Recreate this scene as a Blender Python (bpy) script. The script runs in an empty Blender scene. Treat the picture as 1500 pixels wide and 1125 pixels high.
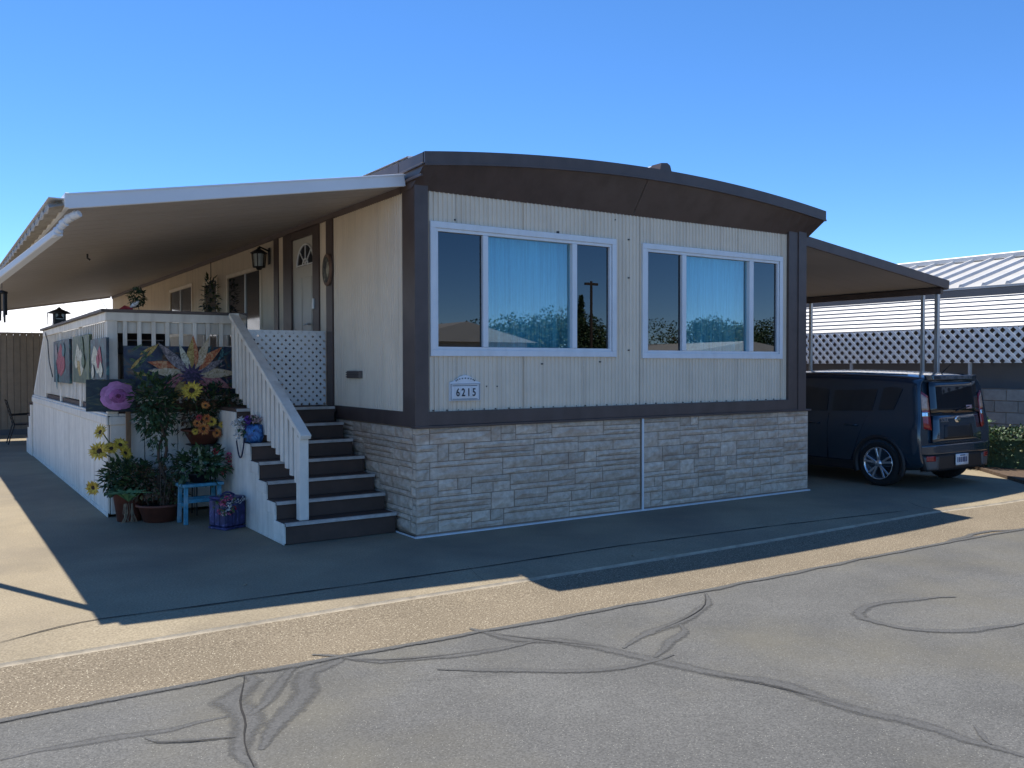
import bpy, bmesh, math, random
from mathutils import Vector, Matrix, noise as mnoise
R = math.radians
scene = bpy.context.scene
COL = scene.collection

# ------------------------------------------------------------------ camera
CAM = Vector((-3.9011, -7.5243, 1.65)); YAW, PITCH, ROLL, FPX = 0.5862, -0.0205, -0.002, 1293.71
cd = bpy.data.cameras.new('camera'); cam = bpy.data.objects.new('camera', cd); COL.objects.link(cam)
cd.sensor_width = 36.0; cd.lens = FPX / 1500 * 36.0; cd.clip_end = 2000; cd.clip_start = 0.05
fw = Vector((math.sin(YAW) * math.cos(PITCH), math.cos(YAW) * math.cos(PITCH), math.sin(PITCH)))
rt0 = Vector((math.cos(YAW), -math.sin(YAW), 0)); up0 = rt0.cross(fw)
rt = rt0 * math.cos(ROLL) + up0 * math.sin(ROLL); up = rt.cross(fw)
cam.matrix_world = Matrix(((rt.x, up.x, -fw.x, CAM.x), (rt.y, up.y, -fw.y, CAM.y), (rt.z, up.z, -fw.z, CAM.z), (0, 0, 0, 1)))
scene.camera = cam
scene.render.resolution_x, scene.render.resolution_y = 1024, 768

# ------------------------------------------------------------------ sky, sun, exposure
SUNV = Vector((0.035, -0.51, -1.0)).normalized()           # the way the sunlight travels
el = math.asin(-SUNV.z); az = math.atan2(-SUNV.x, -SUNV.y)  # azimuth from +Y towards +X
w = bpy.data.worlds.new('World'); scene.world = w; w.use_nodes = True
nt = w.node_tree; nt.nodes.clear()
wo = nt.nodes.new('ShaderNodeOutputWorld'); bg = nt.nodes.new('ShaderNodeBackground'); sk = nt.nodes.new('ShaderNodeTexSky')
sk.sky_type = 'NISHITA'; sk.sun_disc = False; sk.sun_elevation = el; sk.sun_rotation = az
sk.air_density = 0.7; sk.dust_density = 0.0; sk.ozone_density = 7.0; sk.altitude = 1000
bg.inputs['Strength'].default_value = 0.172
hs_ = nt.nodes.new('ShaderNodeHueSaturation'); hs_.inputs['Saturation'].default_value = 1.13; nt.links.new(sk.outputs[0], hs_.inputs['Color']); nt.links.new(hs_.outputs[0], bg.inputs[0]); nt.links.new(bg.outputs[0], wo.inputs[0])
sd = bpy.data.lights.new('sun', 'SUN'); sun = bpy.data.objects.new('sun', sd); COL.objects.link(sun)
sd.energy = 5.0; sd.angle = R(0.53); sd.color = (1.0, 0.945, 0.85)
sun.rotation_euler = SUNV.to_track_quat('-Z', 'Y').to_euler(); sun.location = (0, 10, 20)
vs = scene.view_settings; vs.view_transform = 'Standard'; vs.look = 'None'; vs.exposure = 0.40; vs.gamma = 1.0; vs.use_curve_mapping = False

# ------------------------------------------------------------------ helpers
def ray(px, py):
    return fw + rt * ((px - 750) / FPX) + up * ((562.5 - py) / FPX)
def bp(px, py, x=None, y=None, z=None):
    d = ray(px, py)
    t = (x - CAM.x) / d.x if x is not None else (y - CAM.y) / d.y if y is not None else (z - CAM.z) / d.z
    return CAM + d * t

class MB:
    """collects shapes; build() links them as ONE mesh object"""
    def __init__(s): s.v = []; s.f = []; s.m = []; s.sm = []
    def add(s, vs, fs, m=0, smooth=False):
        b = len(s.v); s.v += [tuple(v) for v in vs]
        for f in fs: s.f.append(tuple(b + i for i in f)); s.m.append(m); s.sm.append(smooth)
    def box(s, x0, x1, y0, y1, z0, z1, m=0):
        if x0 > x1: x0, x1 = x1, x0
        if y0 > y1: y0, y1 = y1, y0
        if z0 > z1: z0, z1 = z1, z0
        s.add([(x0,y0,z0),(x1,y0,z0),(x1,y1,z0),(x0,y1,z0),(x0,y0,z1),(x1,y0,z1),(x1,y1,z1),(x0,y1,z1)],
              [(0,3,2,1),(4,5,6,7),(0,1,5,4),(1,2,6,5),(2,3,7,6),(3,0,4,7)], m); return s
    def hexa(s, p, m=0):   # 8 points, bottom ring then top ring
        s.add(p, [(0,3,2,1),(4,5,6,7),(0,1,5,4),(1,2,6,5),(2,3,7,6),(3,0,4,7)], m); return s
    def bar(s, a, b, wd, th, upv=(0, 0, 1), m=0):  # box beam from a to b; wd across, th along upv
        a, b = Vector(a), Vector(b); d = (b - a).normalized(); u = Vector(upv); sd_ = d.cross(u).normalized(); u = sd_.cross(d).normalized()
        s_, u_ = sd_ * wd / 2, u * th / 2
        return s.hexa([a - s_ - u_, a + s_ - u_, b + s_ - u_, b - s_ - u_, a - s_ + u_, a + s_ + u_, b + s_ + u_, b - s_ + u_], m)
    def tube(s, pts, r, n=8, m=0, caps=True):
        pts = [Vector(p) for p in pts]; rs = r if isinstance(r, (list, tuple)) else [r] * len(pts)
        rings = []; ref = None
        for i, p in enumerate(pts):
            d = (pts[min(i + 1, len(pts) - 1)] - pts[max(i - 1, 0)]).normalized()
            if ref is None: ref = Vector((0, 0, 1)) if abs(d.z) < .9 else Vector((1, 0, 0))
            a = d.cross(ref).normalized(); b_ = a.cross(d).normalized(); ref = b_
            rings.append([p + (a * math.cos(2 * math.pi * k / n) + b_ * math.sin(2 * math.pi * k / n)) * rs[i] for k in range(n)])
        vs_ = [q for r_ in rings for q in r_]; fs = []
        for i in range(len(pts) - 1):
            for k in range(n):
                fs.append((i * n + k, i * n + (k + 1) % n, (i + 1) * n + (k + 1) % n, (i + 1) * n + k))
        s.add(vs_, fs, m, True)
        if caps:
            s.add(rings[0], [tuple(range(n))], m); s.add(rings[-1], [tuple(reversed(range(n)))], m)
        return s
    def lathe(s, prof, c=(0, 0, 0), n=20, m=0):   # prof: (r,z) list
        vs_ = []; fs = []
        for r_, z_ in prof:
            for k in range(n):
                a = 2 * math.pi * k / n; vs_.append((c[0] + r_ * math.cos(a), c[1] + r_ * math.sin(a), c[2] + z_))
        for i in range(len(prof) - 1):
            for k in range(n): fs.append((i * n + k, i * n + (k + 1) % n, (i + 1) * n + (k + 1) % n, (i + 1) * n + k))
        s.add(vs_, fs, m, True); return s
    def poly(s, pts, n, th, m=0):  # extruded polygon: pts 3D planar, n direction, th thickness
        pts = [Vector(p) for p in pts]; n = Vector(n).normalized() * th; k = len(pts)
        s.add(pts + [p + n for p in pts], [tuple(reversed(range(k))), tuple(range(k, 2 * k))] + [(i, (i + 1) % k, k + (i + 1) % k, k + i) for i in range(k)], m); return s
    def build(s, name, mat, parent=None, bevel=0, fixn=True):
        me = bpy.data.meshes.new(name); me.from_pydata(s.v, [], s.f)
        for mm in (mat if isinstance(mat, (list, tuple)) else [mat]): me.materials.append(mm)
        for p, mi, sm in zip(me.polygons, s.m, s.sm): p.material_index = mi; p.use_smooth = sm
        if fixn:
            bm = bmesh.new(); bm.from_mesh(me); bmesh.ops.recalc_face_normals(bm, faces=bm.faces); bm.to_mesh(me); bm.free()
        me.update()
        o = bpy.data.objects.new(name, me); COL.objects.link(o)
        if parent is not None: attach(o, parent)
        if bevel:
            b = o.modifiers.new('bevel', 'BEVEL'); b.width = bevel; b.segments = 1; b.limit_method = 'ANGLE'; b.angle_limit = R(40)
        return o
def attach(o, parent):
    o.parent = parent
    o.matrix_parent_inverse = world_of(parent).inverted()
def world_of(o):
    m = o.matrix_basis.copy()
    return (world_of(o.parent) @ o.matrix_parent_inverse @ m) if o.parent else m
def tag(o, label=None, cat=None, group=None, kind=None):
    if label: o['label'] = label
    if cat: o['category'] = cat
    if group: o['group'] = group
    if kind: o['kind'] = kind
    return o
def thing(name, loc, label, cat, group=None):
    o = bpy.data.objects.new(name, None); COL.objects.link(o); o.location = loc; o.empty_display_size = .1
    return tag(o, label, cat, group)
def box_part(name, mat, parent, x0, x1, y0, y1, z0, z1, bevel=.003):
    return MB().box(x0, x1, y0, y1, z0, z1).build(name, mat, parent, bevel)
def share(name, src, parent, loc):
    o = bpy.data.objects.new(name, src.data); COL.objects.link(o); o.location = loc
    if parent is not None: attach(o, parent)
    for md in src.modifiers:
        if md.type == 'BEVEL':
            b = o.modifiers.new('bevel', 'BEVEL'); b.width = md.width; b.segments = 1; b.limit_method = 'ANGLE'; b.angle_limit = R(40)
    return o

# ------------------------------------------------------------------ materials
def mat(name, col, rough=.6, var=.12, scale=6.0, bump=0.0, bscale=60.0, metal=0.0, streak=None, col2=None, spec=.5, objvar=0.0, stretch=None):
    m = bpy.data.materials.new(name); m.use_nodes = True; t = m.node_tree; N = t.nodes; L = t.links
    b = N['Principled BSDF']; b.inputs['Roughness'].default_value = rough; b.inputs['Metallic'].default_value = metal
    b.inputs['Specular IOR Level'].default_value = spec
    geo = N.new('ShaderNodeNewGeometry'); vec = geo.outputs['Position']
    if stretch:
        mp = N.new('ShaderNodeMapping'); mp.inputs['Scale'].default_value = stretch; L.new(vec, mp.inputs[0]); vec = mp.outputs[0]
    nz = N.new('ShaderNodeTexNoise'); nz.inputs['Scale'].default_value = scale; nz.inputs['Detail'].default_value = 7; nz.inputs['Roughness'].default_value = .62
    L.new(vec, nz.inputs['Vector'])
    mr = N.new('ShaderNodeMapRange'); mr.inputs[1].default_value = .3; mr.inputs[2].default_value = .7
    L.new(nz.outputs['Fac'], mr.inputs[0])
    mx = N.new('ShaderNodeMix'); mx.data_type = 'RGBA'
    c = Vector(col)
    a = [max(0, x * (1 - var)) for x in c]; d = list(col2) if col2 else [min(1, x * (1 + var)) for x in c]
    mx.inputs[6].default_value = (*a, 1); mx.inputs[7].default_value = (*d, 1)
    L.new(mr.outputs[0], mx.inputs[0]); out = mx.outputs[2]
    if streak:   # dirt that runs: (colour, strength, scale vector)
        mp = N.new('ShaderNodeMapping'); mp.inputs['Scale'].default_value = streak[2]; L.new(geo.outputs['Position'], mp.inputs[0])
        n2 = N.new('ShaderNodeTexNoise'); n2.inputs['Scale'].default_value = 1.0; n2.inputs['Detail'].default_value = 5; L.new(mp.outputs[0], n2.inputs['Vector'])
        r2 = N.new('ShaderNodeMapRange'); r2.inputs[1].default_value = .48; r2.inputs[2].default_value = .78; r2.inputs[4].default_value = streak[1]; L.new(n2.outputs['Fac'], r2.inputs[0])
        m2 = N.new('ShaderNodeMix'); m2.data_type = 'RGBA'; L.new(r2.outputs[0], m2.inputs[0]); L.new(out, m2.inputs[6]); m2.inputs[7].default_value = (*streak[0], 1); out = m2.outputs[2]
    if objvar:
        oi = N.new('ShaderNodeObjectInfo'); hs = N.new('ShaderNodeHueSaturation')
        r3 = N.new('ShaderNodeMapRange'); r3.inputs[3].default_value = 1 - objvar; r3.inputs[4].default_value = 1 + objvar; L.new(oi.outputs['Random'], r3.inputs[0])
        L.new(r3.outputs[0], hs.inputs['Value']); L.new(out, hs.inputs['Color']); out = hs.outputs[0]
    L.new(out, b.inputs['Base Color'])
    if bump:
        n3 = N.new('ShaderNodeTexNoise'); n3.inputs['Scale'].default_value = bscale; n3.inputs['Detail'].default_value = 6; L.new(vec, n3.inputs['Vector'])
        bu = N.new('ShaderNodeBump'); bu.inputs['Strength'].default_value = bump; bu.inputs['Distance'].default_value = .01
        L.new(n3.outputs['Fac'], bu.inputs['Height']); L.new(bu.outputs[0], b.inputs['Normal'])
    return m
def ramp_mat(name, stops, scale=3, dist=1.0, rough=.6, detail=4, stretch=(1, 1, 1), bump=.0):
    m = bpy.data.materials.new(name); m.use_nodes = True; t = m.node_tree; N = t.nodes; L = t.links; b = N['Principled BSDF']; b.inputs['Roughness'].default_value = rough
    geo = N.new('ShaderNodeNewGeometry'); mp = N.new('ShaderNodeMapping'); mp.inputs['Scale'].default_value = stretch; L.new(geo.outputs['Position'], mp.inputs[0])
    nz = N.new('ShaderNodeTexNoise'); nz.inputs['Scale'].default_value = scale; nz.inputs['Detail'].default_value = detail; nz.inputs['Distortion'].default_value = dist
    L.new(mp.outputs[0], nz.inputs['Vector']); cr = N.new('ShaderNodeValToRGB'); e = cr.color_ramp.elements
    e[0].position, e[0].color = stops[0][0], (*stops[0][1], 1); e[1].position, e[1].color = stops[-1][0], (*stops[-1][1], 1)
    for p, c in stops[1:-1]: k = e.new(p); k.color = (*c, 1)
    L.new(nz.outputs['Fac'], cr.inputs[0]); L.new(cr.outputs[0], b.inputs['Base Color'])
    if bump:
        bu = N.new('ShaderNodeBump'); bu.inputs['Strength'].default_value = bump; bu.inputs['Distance'].default_value = .01; L.new(nz.outputs['Fac'], bu.inputs['Height']); L.new(bu.outputs[0], b.inputs['Normal'])
    return m
def aggregate_mat(name, c_lo, c_hi, big, chips, chipcol, dirt=None, bump=.35, chipcut=.12, base_scale=220):
    """paving: soft large patches, fine grain, scattered pale chips"""
    m = bpy.data.materials.new(name); m.use_nodes = True; t = m.node_tree; N = t.nodes; L = t.links; b = N['Principled BSDF']; b.inputs['Roughness'].default_value = .85; b.inputs['Specular IOR Level'].default_value = .25
    geo = N.new('ShaderNodeNewGeometry'); P = geo.outputs['Position']
    def nz(s, d=5):
        n = N.new('ShaderNodeTexNoise'); n.inputs['Scale'].default_value = s; n.inputs['Detail'].default_value = d; n.inputs['Roughness'].default_value = .6; L.new(P, n.inputs['Vector']); return n.outputs['Fac']
    def rng(v, a, b_, c=0, d=1):
        r = N.new('ShaderNodeMapRange'); r.inputs[1].default_value = a; r.inputs[2].default_value = b_; r.inputs[3].default_value = c; r.inputs[4].default_value = d; L.new(v, r.inputs[0]); return r.outputs[0]
    def mix(f, a, b_):
        x = N.new('ShaderNodeMix'); x.data_type = 'RGBA'; L.new(f, x.inputs[0])
        for i, q in ((6, a), (7, b_)):
            if isinstance(q, tuple): x.inputs[i].default_value = (*q, 1)
            else: L.new(q, x.inputs[i])
        return x.outputs[2]
    fine = nz(base_scale, 3); c = mix(rng(fine, .32, .68), c_lo, c_hi)
    lg = nz(1.1, 6); c = mix(rng(lg, .35, .7, 0, big), c, tuple(x * .55 for x in c_lo))
    if dirt: c = mix(rng(nz(.5, 7), .45, .75, 0, dirt[1]), c, dirt[0])
    vo = N.new('ShaderNodeTexVoronoi'); vo.inputs['Scale'].default_value = chips; L.new(P, vo.inputs['Vector'])
    sel = rng(vo.outputs['Color'], 1 - chipcut, 1 - chipcut + .02); d0 = rng(vo.outputs['Distance'], .25, .4, 1, 0)
    mu = N.new('ShaderNodeMath'); mu.operation = 'MULTIPLY'; L.new(sel, mu.inputs[0]); L.new(d0, mu.inputs[1])
    c = mix(mu.outputs[0], c, chipcol); L.new(c, b.inputs['Base Color'])
    bu = N.new('ShaderNodeBump'); bu.inputs['Strength'].default_value = bump; bu.inputs['Distance'].default_value = .006; L.new(fine, bu.inputs['Height']); L.new(bu.outputs[0], b.inputs['Normal'])
    return m
def glass_mat(name, tint, refl, rough=.0):
    m = bpy.data.materials.new(name); m.use_nodes = True; t = m.node_tree; N = t.nodes; L = t.links; N.clear()
    o = N.new('ShaderNodeOutputMaterial'); mx = N.new('ShaderNodeMixShader'); tr = N.new('ShaderNodeBsdfTransparent'); gl = N.new('ShaderNodeBsdfGlossy'); lw = N.new('ShaderNodeLayerWeight')
    tr.inputs[0].default_value = (*tint, 1); gl.inputs['Roughness'].default_value = rough; gl.inputs[0].default_value = (.95, .97, 1, 1); lw.inputs[0].default_value = .35
    mr = N.new('ShaderNodeMapRange'); mr.inputs[3].default_value = refl; mr.inputs[4].default_value = 1.0; L.new(lw.outputs['Facing'], mr.inputs[0])
    po = N.new('ShaderNodeMath'); po.operation = 'POWER'; po.inputs[1].default_value = 2.5; L.new(lw.outputs['Facing'], po.inputs[0]); L.new(po.outputs[0], mr.inputs[0])
    L.new(mr.outputs[0], mx.inputs[0]); L.new(tr.outputs[0], mx.inputs[1]); L.new(gl.outputs[0], mx.inputs[2]); L.new(mx.outputs[0], o.inputs[0])
    return m

M = {}
M['siding'] = mat('ribbed_siding_paint', (.82, .70, .55), .5, .05, 3, streak=((.52, .43, .33), .38, (9, 9, .7)))
M['brown'] = mat('dark_brown_paint', (.088, .060, .052), .45, .2, 4, bump=.05, streak=((.12, .09, .08), .5, (5, 5, .8)))
M['white'] = mat('white_vinyl', (.78, .79, .80), .4, .04, 5, streak=((.5, .46, .4), .25, (8, 8, 2)))
M['deckwhite'] = mat('worn_white_paint', (.80, .74, .64), .6, .08, 7, bump=.1, bscale=90, streak=((.44, .38, .30), .55, (10, 10, 1.0)), objvar=.06)
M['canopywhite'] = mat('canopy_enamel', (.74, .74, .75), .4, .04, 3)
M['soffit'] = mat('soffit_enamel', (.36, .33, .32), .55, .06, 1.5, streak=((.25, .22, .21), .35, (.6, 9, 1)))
M['tread'] = mat('brown_composite', (.085, .052, .038), .75, .15, 5, bump=.1, objvar=.08)
M['nosing'] = mat('worn_metal_nosing', (.50, .47, .43), .45, .2, 14, streak=((.2, .17, .14), .6, (3, 20, 20)))
M['mortar'] = mat('skirting_joint', (.28, .20, .14), .9, .15, 30)
M['metal'] = mat('galvanised_metal', (.55, .57, .58), .38, .08, 4, metal=.7)
M['black'] = mat('black_metal', (.012, .013, .016), .45, .2, 9)
M['terracotta'] = mat('terracotta_plastic', (.16, .055, .035), .6, .2, 8, bump=.08)
M['soil'] = mat('potting_soil', (.02, .014, .010), .95, .4, 40, bump=.8)
M['bark'] = mat('bark', (.10, .065, .045), .9, .3, 25, bump=.6)
def stone_mat():
    m = mat('cast_stone', (.62, .465, .335), .85, .22, 14, bump=.7, bscale=38, col2=(.76, .63, .50), objvar=.15, streak=((.42, .26, .17), .7, (3, 3, 9)))
    return m
M['stone'] = stone_mat()
M['road'] = aggregate_mat('worn_asphalt', (.088, .087, .082), (.185, .182, .170), .42, 150, (.36, .35, .30), dirt=((.16, .145, .105), .85), chipcut=.17, base_scale=95, bump=.5)
M['seal'] = aggregate_mat('crack_sealant', (.080, .080, .077), (.142, .140, .134), .3, 150, (.20, .20, .18), chipcut=.06, base_scale=95, bump=.25)
def feather(m, lo, hi, amt):
    """worn ragged edge: the sealant thins out towards the ribbon's sides"""
    t = m.node_tree; N = t.nodes; L = t.links; out = N['Material Output']; b = N['Principled BSDF']
    at = N.new('ShaderNodeAttribute'); at.attribute_name = 'edge'; geo = N.new('ShaderNodeNewGeometry'); nz = N.new('ShaderNodeTexNoise'); nz.inputs['Scale'].default_value = 28; nz.inputs['Detail'].default_value = 6; L.new(geo.outputs['Position'], nz.inputs['Vector'])
    ad = N.new('ShaderNodeMath'); ad.operation = 'MULTIPLY_ADD'; ad.inputs[1].default_value = amt; L.new(nz.outputs['Fac'], ad.inputs[0]); L.new(at.outputs['Fac'], ad.inputs[2])
    mr = N.new('ShaderNodeMapRange'); mr.inputs[1].default_value = lo; mr.inputs[2].default_value = hi; L.new(ad.outputs[0], mr.inputs[0])
    mx = N.new('ShaderNodeMixShader'); tr = N.new('ShaderNodeBsdfTransparent'); L.new(mr.outputs[0], mx.inputs[0]); L.new(tr.outputs[0], mx.inputs[1]); L.new(b.outputs[0], mx.inputs[2]); L.new(mx.outputs[0], out.inputs[0])
feather(M['seal'], .45, 1.15, .9)
M['crack'] = mat('open_crack', (.022, .020, .018), .95, .3, 30)
M['gutter'] = aggregate_mat('exposed_aggregate', (.11, .085, .055), (.34, .28, .195), .25, 95, (.60, .53, .39), bump=.7, chipcut=.24, base_scale=80)
M['drive'] = aggregate_mat('worn_concrete', (.25, .205, .135), (.43, .355, .24), .42, 150, (.52, .47, .37), dirt=((.17, .145, .115), .8), bump=.25, chipcut=.10, base_scale=70)

# ------------------------------------------------------------------ ground
ZR = -.07
def gz(x, y):
    z = 0.0
    if y < -1.3: z -= .04 * min(1, (-1.3 - y) / .45)
    if x > 5.8: z -= .03 * min(1, (x - 5.8) / 1.3)
    return z
def sheet(name, xs, ys, zf, m):
    b = MB(); n = len(ys); b.add([(x, y, zf(x, y)) for x in xs for y in ys], [(i * n + j, (i + 1) * n + j, (i + 1) * n + j + 1, i * n + j + 1) for i in range(len(xs) - 1) for j in range(n - 1)], 0, True)
    return tag(b.build(name, m), kind='structure')
XS = [-60, -30, -12] + [-8 + .4 * i for i in range(70)] + [25, 40, 80]
def lip_y(x): return -1.76 - .03 * math.sin(x * .7)
def edge_y(x): return -2.66 - .02 * x - .03 * math.sin(x * .9 + 1)
g = MB().box(-400, 400, -400, 400, -.60, -.50).build('ground', mat('dry_ground', (.17, .14, .10), .95, .25, .4)); tag(g, kind='structure')
def strip(name, fa, fb, n, zf, m, pw=1.0):
    b = MB(); vs_ = []; k = n + 1
    for x in XS:
        for j in range(k):
            y = fa(x) + (fb(x) - fa(x)) * (j / n) ** pw; vs_.append((x, y, zf(x, y, j / n)))
    b.add(vs_, [(i * k + j, (i + 1) * k + j, (i + 1) * k + j + 1, i * k + j + 1) for i in range(len(XS) - 1) for j in range(n)], 0, True)
    return tag(b.build(name, m), kind='structure')
drive = strip('driveway', lip_y, lambda x: 34, 60, lambda x, y, t: gz(x, y), M['drive'], 2.4)
strip('curb_lip', lambda x: lip_y(x) - .035, lip_y, 4, lambda x, y, t: gz(x, lip_y(x)) - .016 * (1 - t * t), mat('curb_concrete', (.38, .32, .23), .85, .25, 9, bump=.3))
strip('gutter', edge_y, lambda x: lip_y(x) - .035, 6, lambda x, y, t: (ZR - .001) * (1 - t) + t * (gz(x, lip_y(x)) - .016) - .012 * math.sin(math.pi * t), M['gutter'])
road = strip('road', lambda x: -60, edge_y, 30, lambda x, y, t: ZR, M['road'])

def ribbon(name, px, width, m, parent, z, wob=.2, seed=0, taper=True):
    """a sealed crack: flat ribbon lying on the paving along photographed points"""
    rnd = random.Random(seed); P = px if isinstance(px[0], Vector) else [bp(x, y, z=z) for x, y in px]; Q = []
    for i in range(len(P) - 1):
        n = max(2, int((P[i + 1] - P[i]).length / .12))
        for k in range(n): Q.append(P[i].lerp(P[i + 1], k / n))
    Q.append(P[-1])
    for it in range(2): Q = [Q[0]] + [(Q[i - 1] + Q[i] * 2 + Q[i + 1]) / 4 for i in range(1, len(Q) - 1)] + [Q[-1]]
    b = MB(); vs_ = []; at = []
    for i, q in enumerate(Q):
        d = (Q[min(i + 1, len(Q) - 1)] - Q[max(i - 1, 0)]).normalized(); s_ = Vector((-d.y, d.x, 0))
        wv = width / 2 * (1 + wob * (mnoise.noise(Vector((i * .35, seed * 7.3, 0))) * 1.6))
        if taper: wv *= min(1, .25 + min(i, len(Q) - 1 - i) * .25)
        j = s_ * (mnoise.noise(Vector((i * .5, seed * 3.1, 5))) * width * .5)
        for t in (1, .5, 0, -.5, -1): vs_.append(q + s_ * wv * t + j); at.append(1 - abs(t))
    b.add(vs_, [(5 * i + k, 5 * i + k + 1, 5 * i + k + 6, 5 * i + k + 5) for i in range(len(Q) - 1) for k in range(4)], 0)
    o = b.build(name, m, parent, fixn=False); a_ = o.data.attributes.new('edge', 'FLOAT', 'POINT'); a_.data.foreach_set('value', at); return o
Z1, Z2, Z3 = ZR + .0015, ZR + .0085, ZR + .0062
seals = [([(0, 1113), (110, 1088), (200, 1078), (335, 1048)], .075), ([(358, 985), (352, 1040), (350, 1080), (372, 1125)], .15),
         ([(515, 958), (455, 985), (425, 1040), (388, 1098)], .12), ([(440, 972), (412, 1005), (365, 1048)], .11),
         ([(210, 1082), (260, 1087), (345, 1080)], .07),
         ([(685, 922), (760, 935), (900, 950), (970, 966), (1080, 990), (1200, 1018), (1330, 1060), (1500, 1110)], .10),
         ([(455, 960), (560, 967), (700, 955), (790, 937)], .08), ([(1030, 868), (1040, 885), (1015, 905), (960, 925), (905, 947)], .08),
         ([(1000, 915), (990, 940), (962, 963)], .12), ([(640, 980), (850, 983), (950, 975), (985, 958)], .07),
         ([(1500, 912), (1400, 927), (1320, 921), (1256, 905), (1251, 892), (1300, 880), (1400, 874)], .075), ([(1428, 1062), (1436, 1078), (1450, 1090)], .045),
         ([(1500, 775), (1440, 778), (1382, 795), (1372, 798)], .06)]
for i, (p, wd) in enumerate(seals): ribbon('crack_sealant', p, wd * 1.35, M['seal'], road, Z1 + i * .0003, seed=i)
for i, (p, wd) in enumerate([([(358, 988), (350, 1040), (365, 1060), (352, 1085), (372, 1122)], .014), ([(500, 965), (560, 968), (640, 962), (720, 950)], .010), ([(700, 925), (800, 938), (890, 947)], .010),
        ([(210, 1086), (280, 1087), (350, 1078)], .012), ([(1033, 870), (1036, 886), (1010, 904), (960, 924)], .010), ([(560, 1000), (680, 990), (760, 985)], .008), ([(1030, 985), (1120, 1000), (1250, 1035)], .012)]):
    ribbon('crack', p, wd * .8, M['crack'], road, Z3 + i * .0003, .6, seed=40 + i)
def bpg(px, py):
    z = 0.0
    for _ in range(4): p = bp(px, py, z=z); z = gz(p.x, p.y)
    return p
ribbon('edge_sealant', [Vector((x, edge_y(x) - .045, Z1 + .0045)) for x in [-5 + .3 * i for i in range(60)]], .07, M['seal'], road, 0, .35, seed=90)
for i, p in enumerate([[(0, 942), (117, 911), (300, 887), (480, 863), (700, 832), (900, 801), (1130, 771), (1330, 748)]]):
    P2 = ribbon('slab_joint', [bpg(*q) for q in p], .014, M['crack'], drive, .002, .7, seed=60)
    for v in P2.data.vertices: v.co.z = gz(v.co.x, v.co.y) + .004
def on_drive(name, px, wd, seed):
    o = ribbon(name, [bpg(*q) for q in px], wd, M['crack'], drive, .002, .6, seed=seed)
    for v in o.data.vertices: v.co.z = gz(v.co.x, v.co.y) + .004
on_drive('slab_crack', [(685, 830), (700, 845), (712, 852)], .010, 71); on_drive('slab_crack', [(1385, 748), (1350, 745), (1330, 735)], .010, 72)
# ------------------------------------------------------------------ the mobile home
HW = 5.72
home = thing('mobile_home', (2.86, 4, 0), 'cream ribbed mobile home with brown trim, arched roof and stone skirting', 'house')
WIN = [(.16, 2.497, 1.746, 3.05, [(.275, .765), (.817, 1.889), (1.944, 2.431)]), (2.883, 5.277, 1.733, 3.04, [(3.013, 3.508), (3.566, 4.659), (4.727, 5.216)])]
RIB = .052
def ribs(a, b):
    """profile offsets along a ribbed sheet: (pos, depth)"""
    out = [(a, 0.0)]; k = math.floor(a / RIB)
    while True:
        s = k * RIB
        for u, d in ((.0, 0), (.006, .013), (.018, .013), (.024, 0)):
            if a < s + u < b: out.append((s + u, d))
        k += 1
        if k * RIB > b: break
    out.append((b, 0.0)); return out
def ribbed_x(b, x0, x1, z0, z1, y, zt=None):
    pr_ = ribs(x0, x1); n = len(pr_); t = zt or (lambda x: z1)
    b.add([(p, y - d, z0) for p, d in pr_] + [(p, y - d, t(p)) for p, d in pr_], [(i, i + 1, n + i + 1, n + i) for i in range(n - 1)], 0)
def ribbed_y(b, y0, y1, z0, z1, x):
    pr_ = ribs(y0, y1); n = len(pr_)
    b.add([(x - d, p, z0) for p, d in pr_] + [(x - d, p, z1) for p, d in pr_], [(i, i + 1, n + i + 1, n + i) for i in range(n - 1)], 0)
YW = .04; ZW0, ZW1 = 1.19, 3.40
seams = [.10, .46, 1.26, 2.06, 2.862, 3.664, 4.466, 5.268, 5.40]
for a, b_ in zip(seams[:-1], seams[1:]):
    mb = MB(); mb2 = MB(); cuts = sorted({a + .0015, b_ - .0015} | {e for w_ in WIN for e in (w_[0] + .05, w_[1] - .05) if a < e < b_})
    for c0, c1 in zip(cuts[:-1], cuts[1:]):
        mid = (c0 + c1) / 2; hit = [w_ for w_ in WIN if w_[0] + .05 <= mid <= w_[1] - .05]
        if hit: ribbed_x(mb, c0, c1, ZW0, hit[0][2] + .05, YW); ribbed_x(mb2, c0, c1, hit[0][3] - .05, ZW1, YW)
        else: ribbed_x(mb, c0, c1, ZW0, ZW1, YW)
    mb.build('siding_panel', M['siding'], home, fixn=False)
    if mb2.v: mb2.build('siding_panel', M['siding'], home, fixn=False)
# screw heads under the band and stains
scm = mat('rusty_screws', (.06, .04, .03), .7); scr = None
for i in range(36):
    if scr is None: scr = MB().box(-.006, .006, .026, .04, 1.212, 1.222).build('screw', scm, None); scr.location = (.2, 0, 0); attach(scr, home)
    else: share('screw', scr, home, (.2 + i * .145 + .01 * math.sin(i * 2.3), 0, 0))
sp = MB()
for px, py in [(902, 322), (921, 351), (921, 407), (921, 513), (879, 530), (794, 533), (729, 566), (818, 341), (666, 322), (712, 566)]:
    p = bp(px, py, y=YW - .006); r_ = .010 if (px, py) != (818, 341) else .022; sp.box(p.x - r_, p.x + r_, YW - .012, YW + .0, p.z - r_ * .7, p.z + r_ * .7)
sp.build('nail_holes', M['black'], home)
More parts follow.
